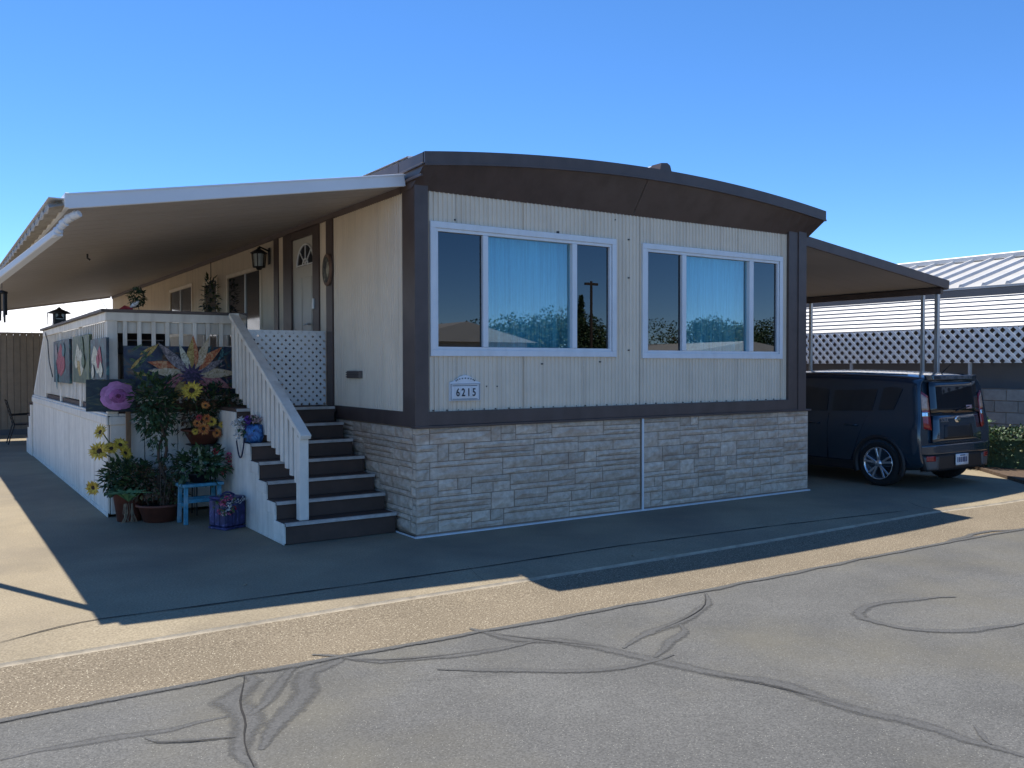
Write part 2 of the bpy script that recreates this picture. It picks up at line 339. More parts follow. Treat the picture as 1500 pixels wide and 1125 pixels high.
# windows
M['glass'] = glass_mat('window_glass', (.66, .88, .92), .11); M['screen'] = glass_mat('screened_glass', (.05, .08, .13), .08)
M['curtain'] = mat('pale_curtain', (.34, .50, .54), .8, .3, 3, stretch=(14, 14, .4)); M['room'] = mat('dim_room', (.05, .06, .07), .9)  # vertical streaks in the curtain colour stand for shade in its folds
M['gasket'] = mat('grey_gasket', (.10, .11, .12), .6)
for x0, x1, z0, z1, panes in WIN:
    f = MB(); fl = .062
    def ring(b, a0, a1, c0, c1, t, y0, y1):
        b.box(a0, a1, y0, y1, c1 - t, c1); b.box(a0, a1, y0, y1, c0, c0 + t); b.box(a0, a0 + t, y0 + .0004, y1 - .0004, c0 + t, c1 - t); b.box(a1 - t, a1, y0 + .0004, y1 - .0004, c0 + t, c1 - t)
    ring(f, x0, x1, z0, z1, fl, .004, .05)
    win = f.build('window', M['white'], home, .003)
    f = MB(); ring(f, x0 + fl - .004, x1 - fl + .004, z0 + fl - .004, z1 - fl + .004, .034, .018, .10); f.build('inner_frame', M['white'], win, .002)
    f = MB(); ring(f, x0 + fl - .006, x1 - fl + .006, z0 + fl - .006, z1 - fl + .006, .006, .012, .017); f.build('gasket', M['gasket'], win)
    for k in (0, 1):
        a, b_ = panes[k][1], panes[k + 1][0]; box_part('mullion', M['white'], win, a - .004, b_ + .004, .012, .09, z0 + .094, z1 - .094, .002)
    for k, (a, b_) in enumerate(panes):
        gy = .060 if k == 1 else .048
        MB().box(a - .01, b_ + .01, gy, gy + .004, z0 + .085, z1 - .085).build('pane', M['glass'] if k == 1 else M['screen'], win)
        if k != 1: # dark slider stile seen inside the screen
            e = b_ if k == 0 else b_; box_part('slider_stile', M['gasket'], win, e - .045, e - .005, .058, .085, z0 + .09, z1 - .09)
    cb = MB(); n = 150; a, b_ = x0 + .02, x1 - .02; vs_ = []
    for i in range(n + 1):
        x = a + (b_ - a) * i / n; dy = .045 * math.sin(i * .42 + 1.3 * math.sin(i * .11)) + .02 * mnoise.noise(Vector((i * .09, x0, 0)))
        vs_ += [(x, .19 + dy * 1.2, z0 - .1), (x, .19 + dy * .6, z1 + .05)]
    cb.add(vs_, [(2 * i, 2 * i + 2, 2 * i + 3, 2 * i + 1) for i in range(n)], 0, True); cb.build('curtain', M['curtain'], win, fixn=False)
# inside and the other walls
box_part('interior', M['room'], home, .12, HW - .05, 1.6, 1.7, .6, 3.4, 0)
for nm, a in (('rear_wall', (0.02, HW, 16.2, 16.3, 0, 3.4)), ('right_wall', (HW - .06, HW - .0, .06, 16.2, 0, 3.4)), ('floor_frame', (.05, HW - .06, .12, 16.2, .95, 1.05))): box_part(nm, M['siding'], home, *a, bevel=0)
# left wall of ribbed sheet
lw_ = MB(); ribbed_y(lw_, .22, 2.02, ZW0, 3.40, 0.0); ribbed_y(lw_, 2.18, 2.43, ZW0, 3.4, 0); ribbed_y(lw_, 3.62, 3.90, ZW0, 3.4, 0); ribbed_y(lw_, 4.0, 16.25, .9, 3.4, 0)
lw_.build('side_siding', M['siding'], home, fixn=False)
def batten(y0, y1, z0, z1, d=.03): box_part('batten', M['brown'], home, -d, .01, y0, y1, z0, z1)
batten(2.01, 2.19, 1.2, 3.33); batten(2.42, 2.62, 1.2, 3.33); batten(3.36, 3.66, 1.2, 3.33); batten(3.86, 4.03, 1.2, 3.33)
batten(2.621, 3.359, 3.235, 3.328, .028)
box_part('eave_band', M['brown'], home, -.034, .012, .25, 16.25, 3.331, 3.40)
# entry door
M['door'] = mat('cream_door', (.55, .52, .46), .45, .04, 3)
dr = box_part('door', M['door'], home, -.004, .04, 2.622, 3.358, 1.215, 3.234)
M['darkglass'] = mat('dark_glass', (.012, .016, .026), .06, .1, 2, spec=.8)
fan = MB(); cy, cz, rr = 2.90, 2.885, .255
fan.poly([(-.005, cy - rr * 1.1, cz)] + [(-.005, cy - rr * 1.1 * math.cos(a), cz + rr * math.sin(a)) for a in [math.pi * i / 12 for i in range(1, 12)]] + [(-.005, cy + rr * 1.1, cz)], (-1, 0, 0), .004)
fl_ = fan.build('fanlight', M['darkglass'], dr)
mu = MB()
for k in range(5):
    a = math.pi * (k + .0) / 4; mu.bar((-.012, cy, cz + .01), (-.012, cy - rr * 1.08 * math.cos(a), cz + .01 + rr * .97 * math.sin(a)), .014, .01, (1, 0, 0))
mu.tube([(-.012, cy - rr * 1.12 * math.cos(math.pi * i / 16), cz + rr * 1.02 * math.sin(math.pi * i / 16)) for i in range(17)], .012, 6)
mu.tube([(-.012, cy - .09 * math.cos(math.pi * i / 8), cz + .085 * math.sin(math.pi * i / 8)) for i in range(9)], .008, 6)
mu.build('muntin', M['white'], dr)
for (a, b_) in ((2.70, 2.94), (3.03, 3.27)):
    for (c, d) in ((1.35, 1.85), (1.98, 2.74)): box_part('door_panel', M['door'], dr, -.013, -.003, a, b_, c, d, .006)
lk = MB(); lk.box(-.05, -.003, 2.55, 2.60, 2.33, 2.46); lk.build('door_lock', M['metal'], dr, .006)
hb = MB(); hb.tube([(-.03, 2.69, 2.16), (-.075, 2.69, 2.16)], .012, 8).tube([(-.075, 2.69, 2.16), (-.075, 2.79, 2.155)], .011, 8); hb.build('door_handle', M['metal'], dr)
# side windows
def side_window(y0, y1, z0, z1, mull):
    f = MB(); t = .06; x0, x1 = -.035, -.004
    f.box(x0, x1, y0, y1, z1 - t, z1); f.box(x0, x1, y0, y1, z0, z0 + t); f.box(x0 + .001, x1 - .001, y0, y0 + t, z0 + t, z1 - t); f.box(x0 + .001, x1 - .001, y1 - t, y1, z0 + t, z1 - t)
    wn = f.build('side_window', M['siding'], home, .003)
    ys_ = [y0 + t] + mull + [y1 - t]
    for a, b_ in zip(ys_[:-1], ys_[1:]): MB().box(-.014, -.008, a + .015, b_ - .015, z0 + t, z1 - t).build('pane', M['darkglass'], wn)
    for m_ in mull: box_part('mullion', M['white'], wn, -.03, -.002, m_ - .02, m_ + .02, z0 + t, z1 - t)
side_window(4.56, 6.25, 1.9, 3.05, [5.31]); side_window(8.33, 10.06, 2.2, 3.10, [9.2]); side_window(6.75, 7.6, 1.9, 3.05, [])
# corner posts
box_part('corner_post', M['brown'], home, -.022, .125, -.020, .245, 1.062, 3.40); box_part('corner_post', M['brown'], home, 5.368, 5.56, -.012, .2, 1.062, 3.40); box_part('corner_post', M['brown'], home, 5.545, 5.70, -.026, .24, 1.064, 3.40)
box_part('trim_band', M['brown'], home, .12, 5.37, -.016, .05, 1.075, 1.208); box_part('trim_band', M['brown'], home, -.018, .03, .24, 2.2, 1.062, 1.206)
box_part('ledge', M['brown'], home, -.028, 5.80, -.034, .06, 1.052, 1.074, .002)
# roof
def rz(x): return 3.812 - .188 * ((x - 2.88) / 2.92) ** 2
RX0, RX1, RY0 = -.03, 5.80, -.225
xs = [RX0 + (RX1 - RX0) * i / 40 for i in range(41)]
def loft(fa, fb, closed=False):
    b = MB(); n = len(xs); b.add([fa(x) for x in xs] + [fb(x) for x in xs], [(i, i + 1, n + i + 1, n + i) for i in range(n - 1)], 0, True); return b
rf = MB(); n = len(xs)   # arched roof slab
rf.add([(x, y, rz(x) - d) for d in (0, .05) for y in (RY0 + .02, 16.4) for x in xs],
       [(i, i + 1, n + i + 1, n + i) for i in range(n - 1)] + [(2 * n + i, 3 * n + i, 3 * n + i + 1, 2 * n + i + 1) for i in range(n - 1)] + [(i, 2 * n + i, 2 * n + i + 1, i + 1) for i in range(n - 1)])
roof = rf.build('roof', mat('roof_coating', (.55, .52, .48), .6, .1, 2), home)
def strip_front(name, zt, zb, y0, y1, m, parent):
    b = MB(); k = len(xs)
    b.add([(x, y0, zt(x)) for x in xs] + [(x, y0, zb(x)) for x in xs] + [(x, y1, zb(x)) for x in xs] + [(x, y1, zt(x)) for x in xs],
          [(j * k + i, j * k + i + 1, ((j + 1) % 4) * k + i + 1, ((j + 1) % 4) * k + i) for j in range(4) for i in range(k - 1)] + [(0, k, 2 * k, 3 * k), (k - 1, 2 * k - 1, 3 * k - 1, 4 * k - 1)])
    return b.build(name, m, parent)
strip_front('fascia', lambda x: rz(x) + .012, lambda x: rz(x) - .105, RY0 - .022, RY0 + .015, M['brown'], roof)
strip_front('fascia_lip', lambda x: rz(x) - .098, lambda x: rz(x) - .118, RY0 - .030, RY0 - .002, M['brown'], roof)
# tapered soffit panels running back down to the wall, joint at x = 2.75
for a, b_ in ((RX0, 2.745), (2.752, RX1)):
    sx_ = [a + (b_ - a) * i / 20 for i in range(21)]; b = MB(); k = 21
    b.add([(x, RY0 - .004, rz(x) - .11) for x in sx_] + [(x, .03, 3.335) for x in sx_] + [(x, .05, 3.42) for x in sx_], [(i, i + 1, k + i + 1, k + i) for i in range(k - 1)] + [(k + i, k + i + 1, 2 * k + i + 1, 2 * k + i) for i in range(k - 1)])
    b.build('soffit_panel', M['brown'], roof, fixn=False)
for x in (RX0, RX1):   # end closures of the tapered eave
    e = MB(); s_ = .012 if x < 1 else -.012
    e.poly([(x, RY0, rz(x) + .01), (x, RY0, rz(x) - .112), (x, .03, 3.335), (x, .3, 3.335), (x, .3, rz(x) + .01)], (s_, 0, 0), .012); e.build('eave_end', M['brown'], roof)
box_part('side_fascia', M['brown'], roof, RX0 - .004, RX0 + .02, .301, 16.4, 3.40, rz(RX0) + .008); box_part('side_fascia', M['brown'], roof, RX1 - .02, RX1 + .004, .301, 16.4, 3.335, rz(RX1) + .008)
MB().bar((RX0 - .012, RY0 - .01, rz(RX0) - .10), (RX0 - .012, .32, rz(RX0) - .115), .022, .022).build('drip_rail', M['brown'], roof, .004)
MB().bar((RX0 - .012, RY0 + .02, rz(RX0) - .20), (RX0 - .012, .32, rz(RX0) - .215), .022, .026).build('drip_rail', M['brown'], roof, .004)
# metal roof-over with raised seams, first rib ends in a brown cap
ro = MB(); k = len(xs)
ro.add([(x, .10, rz(x) + .035) for x in xs] + [(x, 16.4, rz(x) + .035) for x in xs] + [(x, .10, rz(x) + .005) for x in xs], [(i, i + 1, k + i + 1, k + i) for i in range(k - 1)] + [(i, i + 1, 2 * k + i + 1, 2 * k + i) for i in range(k - 1)])
ro.build('roof_sheet', M['canopywhite'], roof, fixn=False)
rb = MB(); rb.add([(2.80, -.02, rz(2.8)), (2.99, -.02, rz(3) + .10), (3.07, -.02, rz(3) + .11), (3.17, -.02, rz(3.2) - .01)] + [(2.80, 2.2, rz(2.8)), (2.99, 2.2, rz(3) + .10), (3.07, 2.2, rz(3) + .11), (3.17, 2.2, rz(3.2) - .01)], [(0, 1, 5, 4), (1, 2, 6, 5), (2, 3, 7, 6), (3, 2, 1, 0), (4, 5, 6, 7)])
rb.build('roof_vent', M['canopywhite'], roof); vc = MB(); vc.poly([(2.96, -.024, rz(3)), (2.985, -.024, rz(3) + .105), (3.075, -.024, rz(3) + .115), (3.12, -.024, rz(3) + .09), (3.15, -.024, rz(3))], (0, -1, 0), .16); vc.build('vent_cap', M['brown'], roof)

# cast stone skirting: every stone its own piece
skirt = box_part('skirting', M['mortar'], home, .012, 5.785, .012, .10, .01, 1.06, 0)
skirt2 = box_part('skirting', M['mortar'], home, .012, .10, .101, 2.6, .01, 1.06, 0)
rs = random.Random(11)
def stone(parent, u0, u1, z0, z1, side):
    nu = max(2, min(6, int((u1 - u0) / .07))); nz_ = 2 if z1 - z0 < .09 else 3; e = .006; V = []; F = []
    for i in range(nu + 1):
        for j in range(nz_ + 1):
            edge = i in (0, nu) or j in (0, nz_); d = .006 if edge else .014 + rs.random() * .016
            V.append((u0 + (u1 - u0) * i / nu + (0 if i in (0, nu) else rs.uniform(-.012, .012)), d, z0 + (z1 - z0) * j / nz_ + (0 if j in (0, nz_) else rs.uniform(-.010, .010))))
    k = nz_ + 1
    for i in range(nu):
        for j in range(nz_): F.append((i * k + j, (i + 1) * k + j, (i + 1) * k + j + 1, i * k + j + 1))
    rim = [i * k for i in range(nu + 1)] + [nu * k + j for j in range(1, k)] + [i * k + nz_ for i in range(nu - 1, -1, -1)] + [j for j in range(nz_ - 1, 0, -1)]
    b0 = len(V); V += [(V[i][0], -.012, V[i][2]) for i in rim]
    F += [(rim[i], rim[(i + 1) % len(rim)], b0 + (i + 1) % len(rim), b0 + i) for i in range(len(rim))]
    b = MB()
    b.add([(u, .012 - d, z) if side == 0 else (.012 - d, u, z) for u, d, z in V], F); b.build('stone', M['stone'], parent)
def course(parent, a, b_, z0, z1, side, seed):
    r = random.Random(seed); u = a; J = .0045; H_ = z1 - z0
    while u < b_ - .02:
        wd = r.choice([.30, .38, .46, .58, .70, .84]); 
        if b_ - (u + wd) < .24: wd = b_ - u
        t = r.random()
        if t < .24: parts_ = [(u, u + wd, 0, 1)] if wd < .34 else [(u, u + wd * .55, 0, .62), (u + wd * .55, u + wd, 0, .62), (u, u + wd, .62, 1)]
        elif t < .5: parts_ = [(u, u + wd, 0, .68), (u, u + wd, .68, 1)]
        elif t < .72: parts_ = [(u, u + wd, 0, .34), (u, u + wd * .58, .34, 1), (u + wd * .58, u + wd, .34, 1)]
        elif t < .86: parts_ = [(u, u + wd, 0, .32), (u, u + wd, .32, .64), (u, u + wd, .64, 1)]
        else: parts_ = [(u, u + wd * .4, 0, 1), (u + wd * .4, u + wd, 0, .45), (u + wd * .4, u + wd, .45, 1)]
        for p in parts_: stone(parent, p[0] + J, p[1] - J, z0 + p[2] * H_ + J * .8, z0 + p[3] * H_ - J * .8, side)
        u += wd
zc = [.03, .20, .375, .545, .72, .89, 1.05]
for i in range(6):
    q = .145 if i % 2 else .235
    for part, side, lim in ((skirt, 0, 5.78), (skirt2, 1, 2.0)):
        qq = q if side == 0 else (.10 if i % 2 else .15)
        st = 0.0 if side == 0 else .014
        stone(part, st, qq - .004, zc[i] + .003, zc[i] + (zc[i + 1] - zc[i]) * .62 - .003, side); stone(part, st, qq - .004, zc[i] + (zc[i + 1] - zc[i]) * .62 + .003, zc[i + 1] - .003, side)
        if side == 0: course(part, q, 2.845, zc[i], zc[i + 1], 0, 100 + i); course(part, 2.885, lim, zc[i], zc[i + 1], 0, 200 + i)
        else: course(part, qq, lim, zc[i], zc[i + 1], 1, 300 + i)
box_part('skirting_joint_strip', M['white'], home, 2.852, 2.876, -.026, -.008, .01, 1.05)
box_part('base_flashing', M['white'], home, -.02, 5.79, -.030, .01, .002, .016, 0); box_part('base_flashing', M['white'], home, -.032, -.022, -.03, .46, .002, .016, 0)
# side wall vent hood
v = MB(); v.box(-.05, 0, 1.23, 1.56, 1.52, 1.60)
vent = v.build('wall_vent', mat('dull_vent', (.17, .14, .12), .6), home, .004)
for k in range(3): box_part('louvre', M['brown'], vent, -.062, -.045, 1.235, 1.555, 1.528 + k * .024, 1.540 + k * .024)

# ------------------------------------------------------------------ house number plaque
pq = thing('house_number_plaque', (.543, .0, 1.30), 'white cast plaque reading 6215 below the front window', 'house number')
b = MB(); b.poly([(.367, .03, 1.304), (.719, .03, 1.304), (.719, .03, 1.486), (.66, .03, 1.505), (.60, .03, 1.548), (.543, .03, 1.562), (.486, .03, 1.548), (.425, .03, 1.505), (.367, .03, 1.486)], (0, -1, 0), .026)
b.build('plate', M['white'], pq, .003)
b = MB()
for a0, a1, c0, c1 in ((.378, .708, 1.312, 1.318), (.378, .708, 1.470, 1.476), (.378, .384, 1.3185, 1.4695), (.702, .708, 1.3185, 1.4695)): b.box(a0, a1, -.004, .005, c0, c1)
b.build('plate_border', mat('grey_border', (.32, .34, .37), .6), pq)
b = MB()
for i in range(22):
    a = .40 + .013 * i; b.box(a, a + .006, -.002, .0045, 1.452, 1.460); b.box(a, a + .006, -.002, .0045, 1.322, 1.328)
for i in range(9):
    a = math.pi * (i + 1) / 10; b.box(.543 - .11 * math.cos(a) - .005, .543 - .11 * math.cos(a) + .006, -.002, .0045, 1.488 + .035 * math.sin(a), 1.500 + .035 * math.sin(a))
b.build('plate_pattern', M['gasket'], pq)
def text_mesh(name, body, size, m, parent, loc, rot, ext=.002, bold=0.0, sx=1.0):
    cu = bpy.data.curves.new(name, 'FONT'); cu.body = body; cu.size = size; cu.extrude = ext; cu.offset = bold; cu.align_x = 'CENTER'; cu.resolution_u = 3
    t = bpy.data.objects.new(name, cu); COL.objects.link(t); bpy.context.view_layer.update()
    me = bpy.data.meshes.new_from_object(t.evaluated_get(bpy.context.evaluated_depsgraph_get())); bpy.data.objects.remove(t)
    o = bpy.data.objects.new(name, me); COL.objects.link(o); me.materials.clear(); me.materials.append(m)
    o.matrix_basis = Matrix.Translation(loc) @ rot.to_4x4() @ Matrix.Diagonal((sx, 1, 1, 1))
    if parent is not None: o.parent = parent; o.matrix_parent_inverse = world_of(parent).inverted()
    return o
RF = Matrix.Rotation(R(90), 3, 'X')     # text standing up, facing -Y
for i, ch in enumerate('6215'):
    box_part('number_tile', M['white'], pq, .425 + i * .062, .484 + i * .062, -.004, .005, 1.345, 1.442, .001)
    text_mesh('numeral', ch, .108, mat('numeral_black', (.012, .016, .025), .5), pq, Vector((.4545 + i * .062, -.0055, 1.354)), RF, .002, .0022, .78)

# ------------------------------------------------------------------ porch canopy on the left
cano = thing('porch_canopy', (-1.5, 8, 2.9), 'long white metal canopy sloping out over the porch deck', 'canopy')
CY0, CY1, CX = .12, 16.3, -2.95
def cz_(x): return 3.395 + .172 * x
b = MB(); ys_ = []
y = CY0 + .02
while y < CY1:
    ys_ += [(y, 0), (y + .28, 0), (y + .29, .010), (y + .30, .010)]; y += .31
k = len(ys_)
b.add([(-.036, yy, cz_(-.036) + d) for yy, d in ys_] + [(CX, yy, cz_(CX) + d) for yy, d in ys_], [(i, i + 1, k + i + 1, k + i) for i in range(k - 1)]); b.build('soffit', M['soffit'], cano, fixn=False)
b = MB(); b.hexa([(-.06, CY0, cz_(-.06) + .05), (CX, CY0, cz_(CX) + .05), (CX, CY1, cz_(CX) + .05), (-.06, CY1, cz_(-.06) + .05), (-.06, CY0, cz_(-.06) + .09), (CX, CY0, cz_(CX) + .09), (CX, CY1, cz_(CX) + .09), (-.06, CY1, cz_(-.06) + .09)]); b.build('roof_pan', M['canopywhite'], cano)
b = MB(); b.bar((-.06, CY0, cz_(-.06) + .045), (CX - .02, CY0, cz_(CX - .02) + .05), .035, .118); fr = b.build('front_fascia', M['canopywhite'], cano, .004)
b = MB(); b.bar((-.06, CY0 - .02, cz_(-.06) + .094), (CX - .02, CY0 - .02, cz_(CX) + .10), .012, .012); b.build('fascia_bead', M['canopywhite'], cano)
b = MB(); b.bar((-.06, CY1 - .02, cz_(-.06) + .02), (CX, CY1 - .02, cz_(CX) + .02), .05, .10); b.build('rear_fascia', M['soffit'], cano)
zg = cz_(CX)
b = MB(); b.box(CX - .035, CX, CY0 - .018, CY1, zg - .005, zg + .112); b.build('eave_gutter', M['canopywhite'], cano, .004)
M['pan'] = mat('weathered_pan_ends', (.36, .32, .27), .7, .25, 12, bump=.2)
pe = MB(); pe.add([(CX - .037, -.181, .028), (CX - .037, -.06, .075), (CX - .037, .10, .075), (CX - .037, .181, .028), (CX - .14, -.181, .0), (CX - .14, -.06, .045), (CX - .14, .10, .045), (CX - .14, .181, .0), (CX - .037, 0, .0), (CX - .13, 0, -.02)], [(0, 1, 5, 4), (1, 2, 6, 5), (2, 3, 7, 6), (4, 5, 6, 7), (0, 4, 9, 8), (8, 9, 7, 3), (4, 7, 9)])
pe0 = None; y = CY0 + .2
while y < CY1:
    if pe0 is None:
        pe0 = pe.build('pan_end', M['pan']); pe0.location = (0, y, zg - .01); attach(pe0, cano)
    else: share('pan_end', pe0, cano, (0, y, zg - .01))
    y += .36
box_part('eave_light_stop', M['canopywhite'], cano, CX - .145, CX - .036, CY0 + .02, CY1, zg + .066, zg + .072, 0)  # added cover that stops dots of sun coming through between the pan ends
ds = MB(); E_ = Vector((CX + .03, CY0 + .05, zg - .10)); P0_ = Vector((-3.40, 1.05, 2.39)); P1_ = Vector((-3.64, 1.50, 2.16))
ds.bar(E_ + Vector((-.09, .12, -.075)), P1_, .075, .055); dsp = ds.build('downspout', M['canopywhite'], cano, .006)
MB().bar(P1_ + Vector((0, 0, .02)), Vector((-3.66, 1.54, .02)), .07, .06, (0, 1, 0)).build('downspout_leg', M['canopywhite'], cano, .006)
el_ = MB()
for i in range(9):
    t = i / 8; c = E_ + Vector((.03 - .14 * t, -.01 + .15 * t, .06 - .02 * t - .13 * t * t)); r_ = .034 if i % 2 else .029
    el_.tube([c - Vector((-.012, .012, -.006)), c + Vector((-.012, .012, -.010))], r_, 10)
el_.build('elbow', M['canopywhite'], cano)
hk = MB(); q = bp(128, 372, z=2.98); hk.tube([q, q + Vector((0, 0, -.05)), q + Vector((.03, 0, -.07))], .012, 6); hk.build('ceiling_hook', M['black'], cano)
wc = thing('wind_chime', (-3.08, 6.3, 2.2), 'black hanging wind chime at the canopy edge', 'wind chime')
b = MB(); c = bp(3, 440, y=6.3)
b.lathe([(.0, .02), (.07, 0), (.07, -.03), (0, -.03)], c + Vector((0, 0, .12)), 12); b.tube([c + Vector((0, 0, .12)), c + Vector((0, 0, .36))], .004, 5)
for k_ in range(6):
    a = k_ * math.pi / 3; d = Vector((.05 * math.cos(a), .05 * math.sin(a), 0)); b.tube([c + d + Vector((0, 0, .09)), c + d + Vector((0, 0, -.20 - .02 * k_))], .013, 7)
b.build('chimes', M['black'], wc)
# wall lantern, oval plaque, garland on the left wall
M['lampglass'] = mat('seedy_glass', (.45, .5, .5), .2, .1, 8)
lm = thing('wall_lantern', (-.2, 4.3, 3.0), 'black carriage lantern on the brown batten beside the door', 'lantern')
b = MB(); lx, ly = -.17, 4.2
b.box(-.035, -.0305, ly - .05, ly + .05, 3.02, 3.24); b.tube([(-.035, ly, 3.2), (lx, ly, 3.25), (lx, ly, 3.235)], .012, 6)
b.lathe([(.0, .275), (.02, .27), (.025, .25), (.05, .235), (.12, .19), (.105, .185)], (lx, ly, 2.97), 8); b.lathe([(.085, .0), (.085, .012), (0, .012)], (lx, ly, 2.97), 8); b.lathe([(.03, -.03), (.05, 0)], (lx, ly, 2.97), 8)
for k_ in range(6):
    a = k_ * math.pi / 3; b.bar((lx + .078 * math.cos(a), ly + .078 * math.sin(a), 2.975), (lx + .095 * math.cos(a), ly + .095 * math.sin(a), 3.16), .012, .012, (math.cos(a), math.sin(a), 0))
b.build('lantern_cage', M['black'], lm); MB().lathe([(.06, .015), (.075, .18)], (lx, ly, 2.97), 8).build('lantern_glass', M['lampglass'], lm)
ov = thing('oval_plaque', (-.05, 2.12, 2.76), 'oval brown wooden plaque with a dark figure beside the door', 'plaque')
b = MB(); vs_ = [(-.034, 2.10 + .125 * math.cos(a), 2.755 + .185 * math.sin(a)) for a in [2 * math.pi * i / 28 for i in range(28)]]; b.poly(vs_, (-1, 0, 0), .03); b.build('board', mat('plaque_wood', (.17, .10, .07), .6, .3, 12), ov, .006)
b = MB(); vs_ = [(-.066, 2.10 + .095 * math.cos(a), 2.755 + .15 * math.sin(a)) for a in [2 * math.pi * i / 24 for i in range(24)]]; b.poly(vs_, (-1, 0, 0), .004); b.build('picture', ramp_mat('plaque_picture', [(.3, (.02, .02, .03)), (.5, (.10, .10, .08)), (.68, (.45, .40, .30))], 9, .8), ov)
# ------------------------------------------------------------------ porch deck
DX, DY0, DY1, DZ = -2.24, 2.95, 11.0, 1.196
deck = thing('porch_deck', (-1.1, 6, 0), 'raised white painted porch deck with boarded sides and railing', 'deck')
box_part('deck_floor', M['tread'], deck, DX + .02, -.04, DY0 + .02, DY1, DZ - .06, DZ, 0); box_part('landing_floor', M['tread'], deck, -1.15, -.04, 1.90, DY0 + .019, DZ - .06, DZ, 0)
bd = None; y = DY0 + .012
while y < DY1 - .1:
    if bd is None: bd = MB().box(-.012, .012, .004, .196, .035, 1.03).build('board', M['deckwhite'], None, .004); bd.location = (DX, y, 0); attach(bd, deck)
    else: share('board', bd, deck, (DX, y, 0))
    y += .201
bd2 = None; x = DX + .012
while x < -1.2:
    if bd2 is None: bd2 = MB().box(.004, .174, -.012, .012, .03, 1.03).build('board', M['deckwhite'], None, .004); bd2.location = (x, DY0, 0); attach(bd2, deck)
    else: share('board', bd2, deck, (x, DY0, 0))
    x += .178
box_part('deck_backing', M['gasket'], deck, DX + .018, -1.16, DY0 + .018, DY1 - .02, .03, DZ - .07, 0)
box_part('trim_board', M['deckwhite'], deck, DX - .032, DX + .0, DY0 - .034, DY1 - .02, 1.005, 1.108, .012); box_part('trim_board', M['deckwhite'], deck, DX + .001, -1.17, DY0 - .032, DY0 + .0, 1.006, 1.107, .012)
box_part('trim_cap', M['deckwhite'], deck, DX - .02, DX + .10, DY0 - .022, DY1 - .02, 1.1085, 1.135, .006); box_part('trim_cap', M['deckwhite'], deck, DX + .101, -1.17, DY0 - .021, DY0 + .1, 1.1086, 1.134, .006)
box_part('base_board', M['deckwhite'], deck, DX - .022, DX - .013, DY0, DY1 - .02, .0, .045)
# railing
M['cap'] = mat('brown_rail_cap', (.11, .085, .075), .6, .2, 6)
def post(x0, x1, y0, y1, z0, z1): return box_part('rail_post', M['deckwhite'], deck, x0, x1, y0, y1, z0, z1, .006)
post(-2.252, -2.142, 2.925, 3.03, 1.136, 2.16); post(-.83, -.735, 2.93, 3.02, 1.2, 2.16)
for yy in (5.0, 7.0, 8.95): post(-2.245, -2.155, yy, yy + .09, 1.136, 2.16)
box_part('rail_cap', M['cap'], deck, -2.31, -.72, 2.89, 3.05, 2.245, 2.278); box_part('rail_cap', M['cap'], deck, -2.31, -2.11, 3.051, 9.05, 2.245, 2.278)
box_part('top_rail', M['deckwhite'], deck, -2.262, -.735, 2.905, 2.925, 2.150, 2.2445); box_part('inner_rail', M['deckwhite'], deck, -2.14, -.84, 2.975, 3.0, 2.02, 2.15); box_part('bottom_rail', M['deckwhite'], deck, -2.14, -.84, 2.965, 2.995, 1.265, 1.345)
box_part('top_rail', M['deckwhite'], deck, -2.268, -2.248, 2.9255, 9.04, 2.150, 2.2445); box_part('bottom_rail', M['deckwhite'], deck, -2.21, -2.185, 3.04, 8.94, 1.25, 1.33); box_part('inner_rail', M['deckwhite'], deck, -2.2, -2.18, 3.04, 8.94, 2.03, 2.148)
bal = MB().box(-.0215, .0215, -.013, .013, 0, .92).build('baluster', M['deckwhite'], None, .003); first = True
for px in (183, 204, 225, 245, 265, 285, 304.5, 323.7, 341.6):
    X = bp(px, 485, y=2.94).x
    if first: bal.location = (X, 2.94, 1.235); attach(bal, deck); first = False
    else: share('baluster', bal, deck, (X, 2.94, 1.235))
bal2 = MB().box(-.013, .013, -.0215, .0215, 0, .93).build('baluster', M['deckwhite'], None, .003); y = 3.12; first = True
while y < 8.95:
    if not any(a - .03 < y < a + .12 for a in (5.0, 7.0)):
        if first: bal2.location = (-2.234, y, 1.22); attach(bal2, deck); first = False
        else: share('baluster', bal2, deck, (-2.234, y, 1.22))
    y += .135
# far end: sloping rail over the back steps, stepped side boards
b = MB(); b.bar((-2.22, 9.05, 2.22), (-2.22, 10.9, 1.15), .04, .11); b.build('back_rail', M['deckwhite'], deck)
bal3 = None
for i in range(12):
    yy = 9.15 + i * .15; zt = 2.20 - (yy - 9.05) * .578; z0 = max(.25, 1.12 - max(0, yy - 9.6) * .5)
    MB().box(-2.246, -2.222, yy - .04, yy + .04, z0, zt).build('baluster', M['deckwhite'], deck)
for i in range(4): box_part('back_step', M['deckwhite'], deck, -2.28, -1.2, 11.0 + i * .25, 11.25 + i * .25, .0, .95 - i * .22, .004)
for i in range(4): box_part('back_tread', M['tread'], deck, -2.30, -1.18, 10.99 + i * .25, 11.26 + i * .25, .951 - i * .22, .98 - i * .22, .004)

